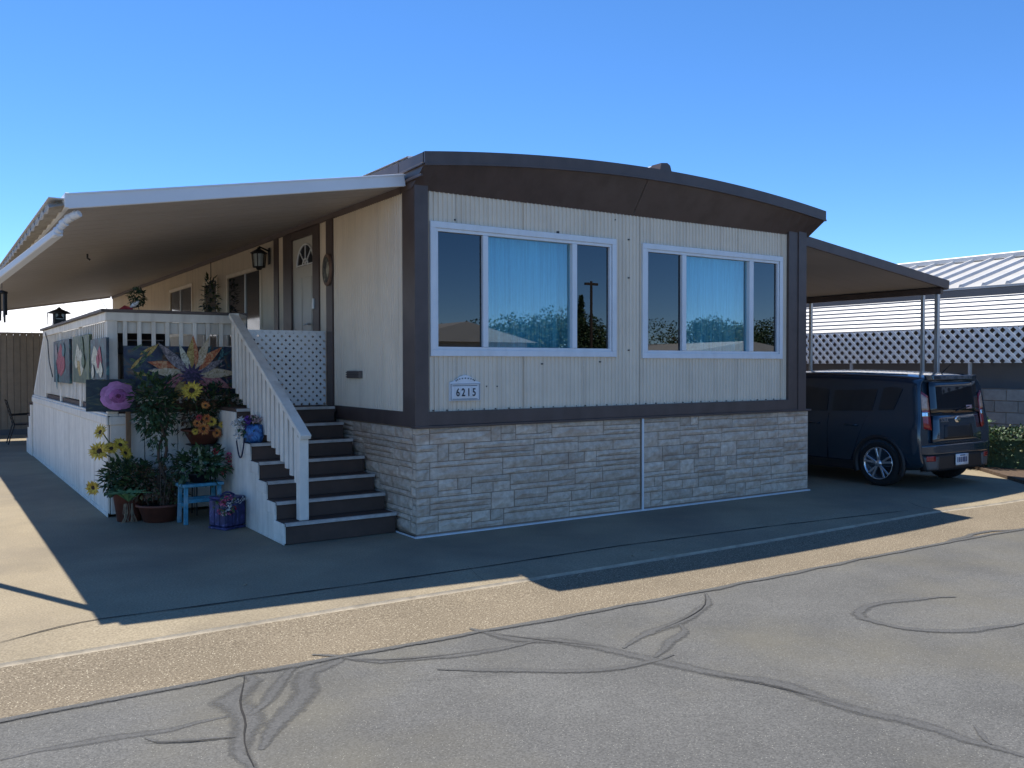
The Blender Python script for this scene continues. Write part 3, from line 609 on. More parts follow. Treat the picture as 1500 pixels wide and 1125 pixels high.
# ------------------------------------------------------------------ front steps with hand rail
steps = thing('porch_steps', (-.6, 1.1, 0), 'brown composite porch steps with worn metal nosings and white sides', 'steps')
SX0, SX1 = -1.155, -.036
SY = [.375 + .252 * i for i in range(7)]; SZ = [.2 + .166 * i for i in range(7)]
for i in range(7):
    zb = SZ[i - 1] if i else 0.004; skew = .0
    y1 = SY[i + 1] + .03 if i < 6 else 1.905
    box_part('riser', M['tread'], steps, SX0 + .005, SX1 - .02 * (i > 3), SY[i] + .012, SY[i] + .034, zb + .0005, SZ[i] - .031)
    box_part('tread', M['tread'], steps, SX0 - .008, SX1 - .021 * (i > 3), SY[i] - .004, y1, SZ[i] - .030, SZ[i])
    n_ = MB(); n_.box(SX0 - .006, SX1 - .022 * (i > 3), SY[i] - .0105, SY[i] - .0045, SZ[i] - .026, SZ[i] + .003); n_.box(SX0 - .006, SX1 - .022 * (i > 3), SY[i] - .0044, SY[i] + .030, SZ[i] + .0006, SZ[i] + .0038); n_.build('nosing', M['nosing'], steps)
    if i < 6:
        box_part('side_cap', M['deckwhite'], steps, SX0 - .024, SX0 - .0085, SY[i] + .002, SY[i + 1] + .02, SZ[i] - .115, SZ[i] - .003, .004)
for i in range(7):
    yb = SY[i] + .012; w_ = .1235
    for k in range(2 if i < 6 else 9):
        a = yb + k * (w_ + .0025); box_part('side_board', M['deckwhite'], steps, SX0 - .013, SX0 + .002, a, a + w_, .012, SZ[i] - .032, .003)
box_part('base_strip', M['deckwhite'], steps, SX0 - .022, SX0 - .0135, .375, 2.92, .002, .022)
box_part('carcass', M['gasket'], steps, SX0 + .004, SX1 - .03, .72, 1.9, .004, .3, 0); box_part('carcass', M['gasket'], steps, SX0 + .004, SX1 - .03, 1.45, 2.9, .301, .8, 0); box_part('carcass', M['gasket'], steps, SX0 + .004, SX1 - .03, 1.93, 2.94, .801, 1.13, 0)
A, B = Vector((-1.0, 2.52, 2.225)), Vector((-.95, .40, .985))
hr = MB(); hr.bar(A, B, .105, .045, (0, 0, 1)); hr.build('hand_rail', M['deckwhite'], steps, .004)
MB().bar(A + Vector((.03, 0, -.07)), B + Vector((.03, .06, -.04)), .025, .09).build('rail_fascia', M['deckwhite'], steps, .003)
MB().bar(A + Vector((0, -.02, -.0)), (-.79, 2.90, 2.225), .105, .045).build('hand_rail', M['deckwhite'], steps, .004)
box_part('newel_post', M['deckwhite'], steps, -.995, -.905, .45, .545, SZ[0] + .0005, .985, .005)
Lb, Lt = bp(428, 690, x=-.955), bp(377, 601, x=-.92)
n_ = 17
for i in range(n_):
    t = (i + .35) / n_; p = B.lerp(A, t); yy = p.y + .12
    if yy > 2.5: continue
    zt = p.z + .12 * (A.z - B.z) / (A.y - B.y) - .03; zlo = Lb.z + (yy - Lb.y) * (Lt.z - Lb.z) / (Lt.y - Lb.y); zlo = max(zlo, SZ[min(6, max(0, int((yy - .375) / .252)))] + .005)
    xx = p.x - .028
    MB().box(xx - .012, xx + .012, yy - .042, yy + .042, zlo, zt).build('baluster', M['deckwhite'], steps, .003)

# ------------------------------------------------------------------ lattice
def clip(poly, ax, lim, keep_less):
    out = []
    for i in range(len(poly)):
        p, q = poly[i], poly[(i + 1) % len(poly)]; a, c = p[ax] - lim, q[ax] - lim
        if keep_less: a, c = -a, -c
        if a >= 0: out.append(p)
        if (a < 0) != (c < 0):
            t = a / (a - c); out.append((p[0] + (q[0] - p[0]) * t, p[1] + (q[1] - p[1]) * t))
    return out
def lattice(parent, org, u, v, nrm, Wd, Ht, pitch, sw, m, th=.006):
    org, u, v, nrm = Vector(org), Vector(u), Vector(v), Vector(nrm); h = sw / math.sqrt(2)
    for layer in (0, 1):
        k = -int(Ht / pitch) - 2
        while k * pitch < Wd + Ht + pitch:
            c = k * pitch + (.5 * pitch if layer else 0)
            q = [(c - h, -.01), (c + h, -.01), (c + h + Ht + .02, Ht + .01), (c - h + Ht + .02, Ht + .01)] if layer == 0 else [(c - h, -.01), (c + h, -.01), (c + h - Ht - .02, Ht + .01), (c - h - Ht - .02, Ht + .01)]
            for ax, lim, kl in ((0, 0, False), (0, Wd, True), (1, 0, False), (1, Ht, True)):
                q = clip(q, ax, lim, kl)
                if len(q) < 3: break
            if len(q) >= 3:
                b = MB(); b.poly([org + u * a + v * d + nrm * (layer * (th + .0006)) for a, d in q], nrm, th); b.build('slat', m, parent)
            k += 1
M['latticewhite'] = mat('lattice_vinyl', (.80, .80, .78), .5, .05, 4)
gt = thing('lattice_gate', (-.5, 2.2, DZ), 'white lattice gate at the head of the porch steps', 'gate')
lattice(gt, (-.94, 2.20, DZ + .01), (1, 0, 0), (0, 0, 1), (0, -1, 0), .90, .85, .0905, .040, M['latticewhite'])
box_part('gate_rail', M['latticewhite'], gt, -.94, -.05, 2.204, 2.22, DZ + .83, DZ + .86, 0)

# ------------------------------------------------------------------ pictures on the porch
def uvpt(o, u, v, n, a, b_, d): return o + u * a + v * b_ + n * d
def petal(b, o, u, v, n, cx, cy, ang, ln, wd, d, m, curl=.0, k=7):
    pts = []; ca, sa = math.cos(ang), math.sin(ang)
    for s in (1, -1):
        rng_ = range(k + 1) if s == 1 else range(k - 1, 0, -1)
        for i in rng_:
            t = i / k; w_ = wd * math.sin(math.pi * min(1, t ** .8)) * (1 - .25 * t) + (.0 if 0 < i < k else 0)
            x_, y_ = ln * t, s * w_ + curl * t * t
            pts.append(uvpt(o, u, v, n, cx + x_ * ca - y_ * sa, cy + x_ * sa + y_ * ca, d))
    b.poly(pts, n, .0015, m)
def painting(name, label, o, u, v, w_, h_, base, shapes, mats, group=None, depth=.03):
    o, u, v = Vector(o), Vector(u).normalized(), Vector(v).normalized(); n = u.cross(v).normalized()
    t = thing(name, o, label, 'painting', group)
    b = MB(); b.poly([o, o + u * w_, o + u * w_ + v * h_, o + v * h_], -n, depth); b.build('canvas', base, t, .002)
    b = MB()
    for i, s in enumerate(shapes): petal(b, o, u, v, n, *s[:6] if False else (s[0], s[1], s[2], s[3], s[4], .002 + i * .0017, s[5], s[6] if len(s) > 6 else 0))
    if shapes: b.build('painted_shapes', mats, t, fixn=True)
    return t
pm = lambda nm, c, c2: ramp_mat(nm, [(.30, tuple(q * .45 for q in c)), (.44, c), (.60, c2), (.74, tuple(min(1, q * 1.35) for q in c2))], 22, 1.6, .55, 6, (1, 1, 1), .15)
PNT = [pm('paint_orange', (.50, .12, .04), (.55, .30, .14)), pm('paint_cream', (.50, .38, .22), (.62, .50, .36)), pm('paint_pink', (.40, .10, .12), (.52, .25, .22)), pm('paint_violet', (.03, .015, .05), (.10, .05, .13)), pm('paint_grey', (.15, .13, .14), (.36, .30, .30)), pm('paint_red', (.26, .02, .05), (.40, .06, .09)), pm('paint_ivory', (.45, .42, .30), (.66, .63, .50)), pm('paint_leaf', (.03, .07, .04), (.11, .17, .08)), pm('paint_teal', (.02, .09, .11), (.08, .22, .24)), pm('paint_gold', (.36, .22, .05), (.52, .38, .12))]
rp = random.Random(5)
dk = ramp_mat('dark_blue_canvas', [(.28, (.010, .016, .05)), (.45, (.028, .04, .085)), (.55, (.05, .08, .10)), (.64, (.16, .09, .05)), (.74, (.26, .28, .25))], 4.5, 2.2, .5, 7, bump=.1)
cx, cy = .70, .25; sh = []
for i in range(9): sh.append((rp.uniform(.02, .25), .30 + rp.uniform(-.06, .24), rp.uniform(-.6, .9), rp.uniform(.12, .22), .018, rp.choice([7, 9, 9])))
for i in range(26): sh.append((rp.uniform(.93, 1.14), rp.uniform(.12, .42), rp.uniform(0, 6.3), rp.uniform(.04, .07), .011, rp.choice([4, 4, 3, 8])))
for i in range(7): sh.append((rp.uniform(.85, 1.05), rp.uniform(.38, .50), rp.uniform(0, 1.2), .12, .013, 8))
for a, l, w_, m_ in ((172, .34, .055, 4), (160, .36, .06, 0), (176, .34, .045, 1), (205, .24, .06, 2), (232, .30, .05, 9), (250, .22, .035, 0), (292, .20, .05, 9), (318, .22, .05, 2), (345, .36, .06, 2), (2, .40, .05, 1), (22, .30, .04, 4), (48, .34, .05, 0), (62, .36, .045, 1), (85, .33, .055, 0), (98, .30, .04, 9), (112, .27, .035, 6), (140, .38, .05, 4)):
    sh.append((cx + .05 * math.cos(R(a)), cy + .04 * math.sin(R(a)), R(a), l * 1.22, w_ * 1.25, m_, rp.uniform(-.08, .08)))
for k_ in range(14): sh.append((cx, cy - .02, R(k_ * 26), .15, .022, 3))
ZB = 1.315
painting('flower_banner', 'large dark painting of an orange lily-like bloom on the porch rail', (-2.09, 2.905, ZB), (1, 0, 0), (0, 0, 1), 1.255, .565, dk, sh, PNT)
gk = ramp_mat('green_canvas', [(.3, (.02, .045, .03)), (.5, (.06, .10, .06)), (.65, (.14, .17, .08)), (.78, (.30, .30, .14))], 6, 1.5, .5, 6, bump=.1)
tk = ramp_mat('teal_canvas', [(.3, (.012, .02, .035)), (.5, (.03, .05, .07)), (.64, (.03, .13, .14)), (.78, (.22, .25, .24))], 6, 1.5, .5, 6, bump=.1)
def side_canvas(label, pxl, pxr, yt, yb, base, shapes):
    xp = -2.285; a, c = bp(pxl, yb, x=xp), bp(pxr, yb, x=xp); tp = bp(pxr, yt, x=xp)
    w_ = a.y - c.y; h_ = tp.z - c.z
    painting('flower_canvas', label, (xp, a.y, c.z), (0, -1, 0), (0, 0, 1), w_, h_, base, [(s[0] * w_, s[1] * h_, s[2], s[3] * h_ * 1.2, s[4] * w_ * 1.35, s[5]) for s in shapes], PNT, 'flower canvases hung along the side rail')
side_canvas('dark canvas with a red flower spike on the side rail', 79, 102, 496, 562, tk, [(.5, .15, R(90), .65, .22, 5), (.35, .2, R(100), .45, .14, 5), (.6, .25, R(80), .5, .12, 5), (.2, .55, R(70), .35, .08, 4), (.7, .6, R(100), .3, .07, 8), (.2, .1, R(20), .3, .1, 8)])
side_canvas('tall green canvas with pale yellow blooms on the side rail', 107, 131, 489, 562, gk, [(.35, .35, R(100), .42, .13, 6), (.55, .15, R(95), .48, .15, 6), (.4, .2, R(60), .25, .1, 9), (.25, .3, R(80), .25, .07, 6), (.6, .7, R(60), .25, .1, 7), (.7, .3, R(90), .3, .08, 7)])
side_canvas('teal canvas with white and red irises beside the corner post', 133, 156, 494, 557, tk, [(.3, .35, R(100), .42, .17, 6), (.45, .15, R(80), .45, .15, 6), (.6, .35, R(75), .4, .12, 5), (.7, .05, R(95), .35, .10, 6), (.2, .02, R(90), .32, .07, 6), (.5, .3, R(60), .3, .08, 5)])
# rose picture on a garden stake at the deck corner
q0 = bp(126, 603, y=2.86); q1 = bp(199, 603, y=2.86); q2 = bp(126, 556, y=2.86)
rose = thing('rose_garden_sign', (q0.x + .4, 2.86, 0), 'big pink rose picture on a wooden stake at the deck corner', 'garden sign')
b = MB(); b.poly([q0, q1, Vector((q1.x, 2.86, q2.z)), q2], (0, 1, 0), .02); b.build('board', ramp_mat('dark_leaf_print', [(.3, (.01, .018, .03)), (.5, (.018, .035, .045)), (.62, (.05, .07, .05)), (.75, (.22, .15, .07))], 5, 1.8, .5, 5, (1, 1, 2.5)), rose)
box_part('stake', mat('stake_wood', (.26, .15, .08), .7, .2, 10, stretch=(8, 8, 1)), rose, q0.x + .40, q0.x + .45, 2.881, 2.90, 0, q2.z - .05)
rc = bp(172, 580, y=2.85); RS = [mat('rose_petal_outer', (.46, .20, .42), .6, .2, 22, objvar=.28), mat('rose_petal_inner', (.36, .11, .30), .6, .2, 22, objvar=.35), mat('rose_heart', (.16, .03, .10), .6, .2, 12)]
rp = random.Random(9)
for ring_, (rad, cnt, mi, tilt) in enumerate(((.135, 7, 0, .012), (.10, 6, 0, .022), (.068, 6, 1, .03), (.042, 5, 1, .036), (.022, 4, 2, .04))):
    for k_ in range(cnt):
        a0 = k_ * 2 * math.pi / cnt + ring_ * .5; b = MB(); vs_ = []; K = 9
        for i in range(K):
            a = a0 + (i / (K - 1) - .5) * 2 * math.pi / cnt * 1.8; wv = math.sin(math.pi * i / (K - 1)) ** .5
            r_o = rad * (.66 + .54 * wv) * (1 + .04 * rp.uniform(-1, 1)); r_i = rad * .25
            vs_ += [(rc.x + r_i * math.cos(a) * 1.15, rc.y - .004 - tilt - k_ * .0012, rc.z + r_i * math.sin(a)), (rc.x + r_o * .8 * math.cos(a) * 1.15, rc.y - .012 - tilt - k_ * .0012, rc.z + r_o * .8 * math.sin(a)), (rc.x + r_o * math.cos(a) * 1.15, rc.y - .004 - tilt - k_ * .0012, rc.z + r_o * math.sin(a))]
        b.add(vs_, [(3 * i + j, 3 * i + 3 + j, 3 * i + 4 + j, 3 * i + 1 + j) for i in range(K - 1) for j in (0, 1)], 0, True); b.build('rose_petal', RS[mi], rose, fixn=False)
# ------------------------------------------------------------------ potted plants and small things
def leafmat(name, c, c2): 
    m = mat(name, c, .55, .25, 18, col2=c2, spec=.4); return m
LG = [leafmat('leaf_dark', (.028, .060, .026), (.055, .105, .042)), leafmat('leaf_mid', (.05, .10, .035), (.09, .16, .06)), leafmat('leaf_olive', (.09, .105, .04), (.15, .165, .06)), leafmat('leaf_brown', (.11, .065, .04), (.19, .11, .06))]
def add_leaf(b, p, d, n, ln, wd, m, bend=.25):
    d = d.normalized(); s_ = d.cross(n)
    if s_.length < 1e-3: s_ = d.cross(Vector((1, 0, 0)))
    s_.normalize(); n = s_.cross(d).normalized()
    p1 = p + d * ln * .5 + n * ln * bend * .3; p2 = p + d * ln - n * ln * bend * .3
    b.add([p, p1 + s_ * wd / 2 - n * wd * .12, p2, p1 - s_ * wd / 2 - n * wd * .12, p1], [(0, 4, 1), (1, 4, 2), (0, 3, 4), (4, 3, 2)], m)
def foliage(name, parent, c, rad, n, ln, mats, seed, wd=.5, shell=.45, stems=True, flat=0.0):
    r = random.Random(seed); b = MB(); c = Vector(c)
    for i in range(n):
        while True:
            q = Vector((r.uniform(-1, 1), r.uniform(-1, 1), r.uniform(-1, 1)))
            if shell * mnoise.noise(q * 2.3 + Vector((seed, 0, 0))) * 1.2 + q.length < 1: break
        p = c + Vector((q.x * rad[0], q.y * rad[1], q.z * rad[2])); d = (q + Vector((r.uniform(-1, 1), r.uniform(-1, 1), r.uniform(-.8, .7))) * .9)
        l = ln * r.uniform(.6, 1.25); k = min(len(mats) - 1, int(abs(r.gauss(0, .55)) * len(mats) * .8))
        add_leaf(b, p, d, Vector((r.uniform(-.5, .5), r.uniform(-.5, .5), 1)), l, l * wd, k)
    return tag(b.build(name, mats, parent, fixn=False), kind='stuff')
def stems(parent, pts, m, name='stem'):
    for p in pts: MB().tube(p[0], p[1], 6).build(name, m, parent)
FM = {k: pm('petal_' + k, c, c2) for k, c, c2 in (('yellow', (.52, .33, .03), (.68, .49, .06)), ('orange', (.46, .11, .02), (.60, .26, .05)), ('red', (.36, .02, .03), (.48, .05, .06)), ('pink', (.50, .05, .14), (.65, .16, .26)), ('white', (.62, .60, .58), (.80, .79, .77)), ('violet', (.10, .03, .24), (.20, .07, .40)), ('blush', (.55, .35, .36), (.70, .52, .50)))}
M['seed'] = mat('flower_heart', (.045, .025, .015), .9, .4, 60, bump=.5)
def daisy(parent, c, n, r_, col, seed, np_=16, heart=.3, name='flower'):
    rr = random.Random(seed); c = Vector(c); n = Vector(n).normalized(); a = n.orthogonal().normalized(); b2 = n.cross(a); b = MB()
    for lay in (0, 1):
        for k in range(np_):
            t = (k + .5 * lay + rr.uniform(-.2, .2)) * 2 * math.pi / np_; d = (a * math.cos(t) + b2 * math.sin(t) + n * (.22 + .2 * lay + rr.uniform(-.15, .15))).normalized()
            add_leaf(b, c + d * r_ * heart * .6, d, n, r_ * rr.uniform(.72, .98), r_ * .26, 0, .3)
    hp = [c + (a * math.cos(t) + b2 * math.sin(t)) * r_ * heart + n * r_ * .10 for t in [2 * math.pi * i / 12 for i in range(12)]]
    b.add(hp + [c + n * r_ * .24], [(i, (i + 1) % 12, 12) for i in range(12)], 1, True)
    return b.build(name, [FM[col], M['seed']], parent, fixn=False)
def puff(parent, c, r_, col, seed, n=26, name='flower'):
    rr = random.Random(seed); b = MB(); c = Vector(c)
    for i in range(n):
        d = Vector((rr.gauss(0, 1), rr.gauss(0, 1), rr.gauss(0, 1))).normalized(); add_leaf(b, c + d * r_ * .35, d, Vector((rr.uniform(-1, 1), rr.uniform(-1, 1), 1)), r_ * .75, r_ * .62, 0, .4)
    return b.build(name, FM[col], parent, fixn=False)
TC = Vector((-.5, -1, .25))   # roughly towards the street
def pot(parent, c, r0, r1, h, rim=.02, m='terracotta'):
    b = MB(); b.lathe([(0, .002), (r0, .002), (r0 + (r1 - r0) * .9, h * .88), (r1 + rim, h * .88), (r1 + rim, h), (r1 - .012, h), (r1 - .02, h * .86), (0, h * .86)], c, 28); p = b.build('pot', M[m], parent)
    MB().lathe([(0, h * .875), (r1 - .022, h * .865)], c, 20).build('soil', M['soil'], p); return p
# 1 tall pot with bush and sunflowers at the deck corner
def gp(px, py): return bp(px, py, z=0)
P = Vector((-2.10, 2.62, 0))
t1 = thing('sunflower_pot', P, 'tall terracotta pot of leafy green bush with yellow sunflowers at the deck corner', 'potted plant')
pot(t1, P, .12, .165, .34); foliage('foliage', t1, P + Vector((-.02, 0, .47)), (.25, .22, .17), 850, .08, [LG[0], LG[1], LG[2]], 3)
for i, (px, py, r_, nn) in enumerate([(148, 633, .088, (-.75, -.5, .35)), (146, 661, .105, (-.5, -1, .3)), (176, 652, .085, (.2, -1, .9)), (183, 664, .08, (.5, -.9, .6)), (137, 714, .085, (-.8, -.8, -.1)), (163, 657, .075, (-.2, -.9, .5))]):
    c = bp(px, py, y=2.56); daisy(t1, c, nn, r_, 'yellow', 20 + i); pts = [c - Vector(nn).normalized() * .02, c.lerp(P + Vector((0, 0, .5)), .4) + Vector((0, .04, .03)), P + Vector((0, 0, .42))]; stems(t1, [(pts, [.006, .007, .008])], LG[1])
# 2 wide bowl with a twisted climbing tree and an aloe-like rosette
P = Vector((-1.83, 2.42, 0))
t2 = thing('twisted_tree_bowl', P, 'wide terracotta bowl holding a twisted-trunk leafy tree before the deck', 'potted plant')
pot(t2, P, .16, .225, .19, .018)
for k_, (ph, amp) in enumerate(((0, .045), (2.6, .04))):
    pts = [P + Vector((.02 + amp * math.sin(i * .75 + ph) + .012 * i * .2, amp * math.cos(i * .75 + ph), .16 + i * .085)) for i in range(14)]; MB().tube(pts, [.022 - .0009 * i for i in range(14)], 7).build('trunk', M['bark'], t2)
foliage('foliage', t2, P + Vector((-.03, .05, 1.27)), (.21, .2, .28), 780, .088, [LG[0], LG[0], LG[1]], 5, .42, .8); foliage('foliage', t2, P + Vector((-.01, 0, .98)), (.13, .14, .18), 170, .085, [LG[0], LG[1]], 6, .42, .9)
foliage('foliage', t2, P + Vector((.05, .0, .72)), (.12, .12, .12), 60, .07, [LG[0], LG[3]], 7, .45, .9)
foliage('underplanting', t2, P + Vector((-.05, .04, .42)), (.28, .18, .17), 700, .058, [LG[3], LG[0], LG[2]], 8, .55, .9); foliage('underplanting', t2, P + Vector((.17, -.02, .30)), (.12, .14, .13), 330, .06, [LG[2], LG[3]], 9)
rr = random.Random(4)
for i in range(12):
    a = rr.uniform(0, 6.28); p0 = P + Vector((.12 * math.cos(a), .12 * math.sin(a), .17)); p1 = p0 + Vector((.17 * math.cos(a), .1 * math.sin(a), rr.uniform(.25, .52))); MB().tube([p0, p0.lerp(p1, .5) + Vector((0, 0, .05)), p1], [.006, .005, .003], 5).build('twig', M['bark'], t2); foliage('foliage', t2, p1, (.035, .035, .03), 9, .045, [LG[0], LG[3]], 60 + i, .6)
al = MB(); ac = bp(188, 735, y=2.14)
for i in range(17):
    a = i * 2.4; e_ = .9 - .045 * i; d = Vector((math.cos(a) * math.cos(e_ * .8), math.sin(a) * math.cos(e_ * .8), .30 + .75 * (i / 17))); add_leaf(al, ac, d, Vector((0, 0, 1)), .29 - .006 * i, .075, i % 2, .5)
al.build('rosette', [leafmat('aloe_green', (.10, .22, .08), (.16, .30, .12)), leafmat('aloe_light', (.14, .27, .10), (.22, .36, .15))], t2, fixn=False)
rt_ = MB()
for i in range(16):
    a = rr.uniform(0, 6.28); p0 = ac + Vector((.04 * math.cos(a), .04 * math.sin(a), -.02)); rt_.tube([p0, p0 + Vector((rr.uniform(-.02, .02), -.03, -.09)), p0 + Vector((rr.uniform(-.05, .05), -.04, -.185))], .0035, 4)
rt_.build('dry_leaves', mat('dry_leaf', (.25, .19, .12), .9), t2)
# 3 blue stool with plant on it
sc = (gp(268, 768) + gp(318, 766)) / 2 + Vector((.03, .12, 0)); sa = .10
M['bluepaint'] = mat('distressed_blue_paint', (.06, .27, .38), .6, .3, 20, bump=.2, streak=((.42, .50, .50), .8, (9, 9, 5)))
st = thing('blue_stool', sc, 'small distressed blue wooden stool in front of the deck', 'stool')
def sl(x, y, z): return sc + Vector((x * math.cos(sa) - y * math.sin(sa), x * math.sin(sa) + y * math.cos(sa), z))
MB().bar(sl(-.215, 0, .405), sl(.215, 0, .405), .26, .034).build('seat', M['bluepaint'], st, .005)
for sx_ in (-1, 1):
    for sy_ in (-1, 1): MB().bar(sl(sx_ * .175, sy_ * .085, .388), sl(sx_ * .185, sy_ * .10, 0), .042, .034, (0, 1, 0)).build('leg', M['bluepaint'], st, .004)
for sy_ in (-1, 1): MB().bar(sl(-.16, sy_ * .09, .24), sl(.16, sy_ * .09, .24), .022, .04).build('stretcher', M['bluepaint'], st, .003)
for sx_ in (-1, 1): MB().bar(sl(sx_ * .178, -.08, .20), sl(sx_ * .178, .08, .20), .022, .035).build('stretcher', M['bluepaint'], st, .003)
P = sl(0, .0, .4225)
t3 = thing('striped_leaf_plant', P, 'dark leafy houseplant with striped leaves and red blooms on the blue stool', 'potted plant')
pot(t3, P, .09, .115, .10, .01, 'black'); foliage('foliage', t3, P + Vector((0, .02, .18)), (.25, .16, .15), 380, .10, [LG[0], LG[0], LG[1]], 12, .5, .8)
lf = MB(); rr = random.Random(8)
for i in range(16):
    a = i * 2.4; d = Vector((math.cos(a), math.sin(a) - .5, rr.uniform(.05, .6))); add_leaf(lf, P + Vector((.08 + .06 * math.cos(a), -.06, .12 + .012 * i)), d, Vector((0, -.6, 1)), .12, .075, i % 2, .5)
lf.build('striped_leaves', [LG[1], ramp_mat('striped_leaf', [(.42, (.02, .06, .03)), (.5, (.10, .22, .14)), (.6, (.22, .36, .26))], 26, .3)], t3, fixn=False)
for i, (px, py, c_) in enumerate([(317, 661, 'red'), (335, 668, 'pink'), (337, 680, 'red'), (326, 690, 'red')]): c = bp(px, py, y=P.y - .06); puff(t3, c, .045, c_, 80 + i, 18); stems(t3, [([c, P + Vector((.08, 0, .1))], [.004, .005])], LG[1])
bl = MB(); c0 = P + Vector((-.02, -.08, .12))
for i in range(5): add_leaf(bl, c0 + Vector((.0, 0, .04 * i)), Vector((.25 - .1 * i, -.3, 1)), Vector((0, -1, 0)), .11, .03, 0, .3)
bl.build('pale_shoot', leafmat('pale_shoot', (.25, .28, .15), (.40, .42, .26)), t3, fixn=False)
# 4 terracotta bowl on a black stand, orange daisies, big sunflower
P = bp(298, 650, y=2.62); base = Vector((P.x, 2.62, 0)); hz = P.z
t4s = thing('plant_stand', base, 'black wire plant stand behind the blue stool', 'plant stand')
b = MB()
for k_ in range(4):
    a = math.pi / 4 + k_ * math.pi / 2; b.tube([base + Vector((.15 * math.cos(a), .15 * math.sin(a), 0)), base + Vector((.13 * math.cos(a), .13 * math.sin(a), hz))], .007, 6)
for z_ in (.15, hz - .02): b.tube([base + Vector((.135 * math.cos(i * .5236), .135 * math.sin(i * .5236), z_)) for i in range(13)], .006, 6)
b.box(base.x - .16, base.x + .16, base.y - .14, base.y + .14, hz - .012, hz); b.build('frame', M['black'], t4s)
P = Vector((base.x, base.y, hz + .001))
t4 = thing('orange_daisy_bowl', P, 'terracotta bowl of orange and yellow daisies with one tall sunflower on a stand', 'potted plant')
pot(t4, P, .13, .22, .17, .018)
foliage('foliage', t4, P + Vector((-.02, .05, .36)), (.33, .2, .22), 800, .07, [LG[3], LG[0], LG[2], LG[3]], 14, .45, .9); foliage('foliage', t4, P + Vector((.22, .10, .42)), (.26, .17, .25), 520, .075, [LG[0], LG[1], LG[0]], 15, .4, .9)
for i, (px, py, r_, c_, h_) in enumerate([(281, 573, .115, 'yellow', .32), (298, 628, .075, 'orange', .3), (318, 634, .06, 'orange', .3), (289, 620, .05, 'orange', .3), (310, 618, .06, 'yellow', .3), (303, 613, .055, 'orange', .3), (326, 622, .05, 'yellow', .2), (301, 594, .05, 'orange', .3), (292, 612, .04, 'red', .3), (286, 632, .04, 'yellow', .2)]):
    c = bp(px, py, y=2.40); daisy(t4, c, Vector((-.45 + .3 * math.sin(i * 2.1), -1, .25 + .3 * math.cos(i * 1.7))), r_, c_, 100 + i, 14 if i else 17, h_); stems(t4, [([c + Vector((0, .02, 0)), c.lerp(P + Vector((0, 0, .2)), .5) + Vector((0, .05, .02)), P + Vector((0, 0, .15))], [.005, .006, .007])], LG[1])
# 5 purple painted box with pink flowers at the steps
bx_ = thing('purple_flower_box', (-1.345, 1.60, 0), 'blue violet painted crate with pink and white flowers against the steps', 'crate')
M['crate'] = ramp_mat('violet_paint', [(.3, (.015, .015, .05)), (.5, (.035, .035, .12)), (.63, (.06, .06, .19)), (.75, (.22, .22, .36))], 7, 2.2, .45, 6, bump=.12)
cc = Vector((-1.345, 1.60, 0)); ca_ = .42
def cl_(x, y, z): return cc + Vector((x * math.cos(ca_) - y * math.sin(ca_), x * math.sin(ca_) + y * math.cos(ca_), z))
def cbox(b, x0, x1, y0, y1, z0, z1): b.hexa([cl_(x0, y0, z0), cl_(x1, y0, z0), cl_(x1, y1, z0), cl_(x0, y1, z0), cl_(x0, y0, z1), cl_(x1, y0, z1), cl_(x1, y1, z1), cl_(x0, y1, z1)])
hwc = .122
b = MB(); cbox(b, -hwc, hwc, -hwc, hwc, .025, .30); b.build('body', M['crate'], bx_, .012)
b = MB(); cbox(b, -hwc - .012, hwc + .012, -hwc - .012, hwc + .012, .0, .024); b.build('base', M['crate'], bx_, .006)
for x_ in (-.082, 0, .082):
    for s_ in (-1, 1):
        b = MB(); cbox(b, x_ - .037, x_ + .037, s_ * (hwc + .0005), s_ * (hwc + .008), .04, .29); b.build('slat', M['crate'], bx_, .003)
        b = MB(); cbox(b, s_ * (hwc + .0005), s_ * (hwc + .008), x_ - .037, x_ + .037, .04, .29); b.build('slat', M['crate'], bx_, .003)
b = MB(); cbox(b, -hwc - .01, hwc + .01, -hwc - .01, hwc + .01, .301, .325); ld = b.build('lid', M['crate'], bx_, .01)
hd = MB(); hd.tube([cl_(-.09 + .018 * i, 0, .33 + .035 * math.sin(math.pi * i / 10)) for i in range(11)], .010, 7); hd.build('handle', M['crate'], bx_)
for i in range(20):
    rr = random.Random(200 + i); c = cl_(-.13 + rr.uniform(-.06, .09), -.13 + rr.uniform(-.05, .04), .27 + rr.uniform(-.09, .07)); puff(bx_, c, rr.uniform(.022, .040), rr.choice(['pink', 'pink', 'red', 'white', 'blush']), 300 + i, 16)
for i in range(5): rr = random.Random(240 + i); puff(bx_, cl_(-.02 + .035 * i, -.135, .27 + rr.uniform(-.02, .03)), .026, 'white', 340 + i, 14)
foliage('foliage', bx_, cl_(-.15, -.15, .26), (.10, .08, .09), 60, .05, [LG[1], LG[2]], 33)
# 6 blue bag of flowers on the steps, with a hanging strap
c0 = Vector((-1.075, 1.56, SZ[4] + .004))
bg_ = thing('blue_flower_bag', c0, 'blue fabric bag of white, violet and pink flowers on the porch steps', 'bag')
M['bluebag'] = ramp_mat('blue_fabric', [(.3, (.012, .04, .12)), (.48, (.03, .12, .34)), (.62, (.07, .24, .52)), (.76, (.22, .36, .46))], 9, 2.5, .5, 5, (1, 1, 1), .4)
b = MB(); n = 24; prof = [(.0, 0), (.095, .0), (.12, .05), (.125, .11), (.105, .165), (.085, .185), (.07, .178)]; vs_ = []
for r_, z_ in prof:
    for k_ in range(n): a = 2 * math.pi * k_ / n; f_ = 1 + .12 * math.sin(5 * a + z_ * 20) * min(1, r_ * 10); vs_.append(c0 + Vector((r_ * f_ * math.cos(a) * .78, r_ * f_ * math.sin(a) * 1.15, z_)))
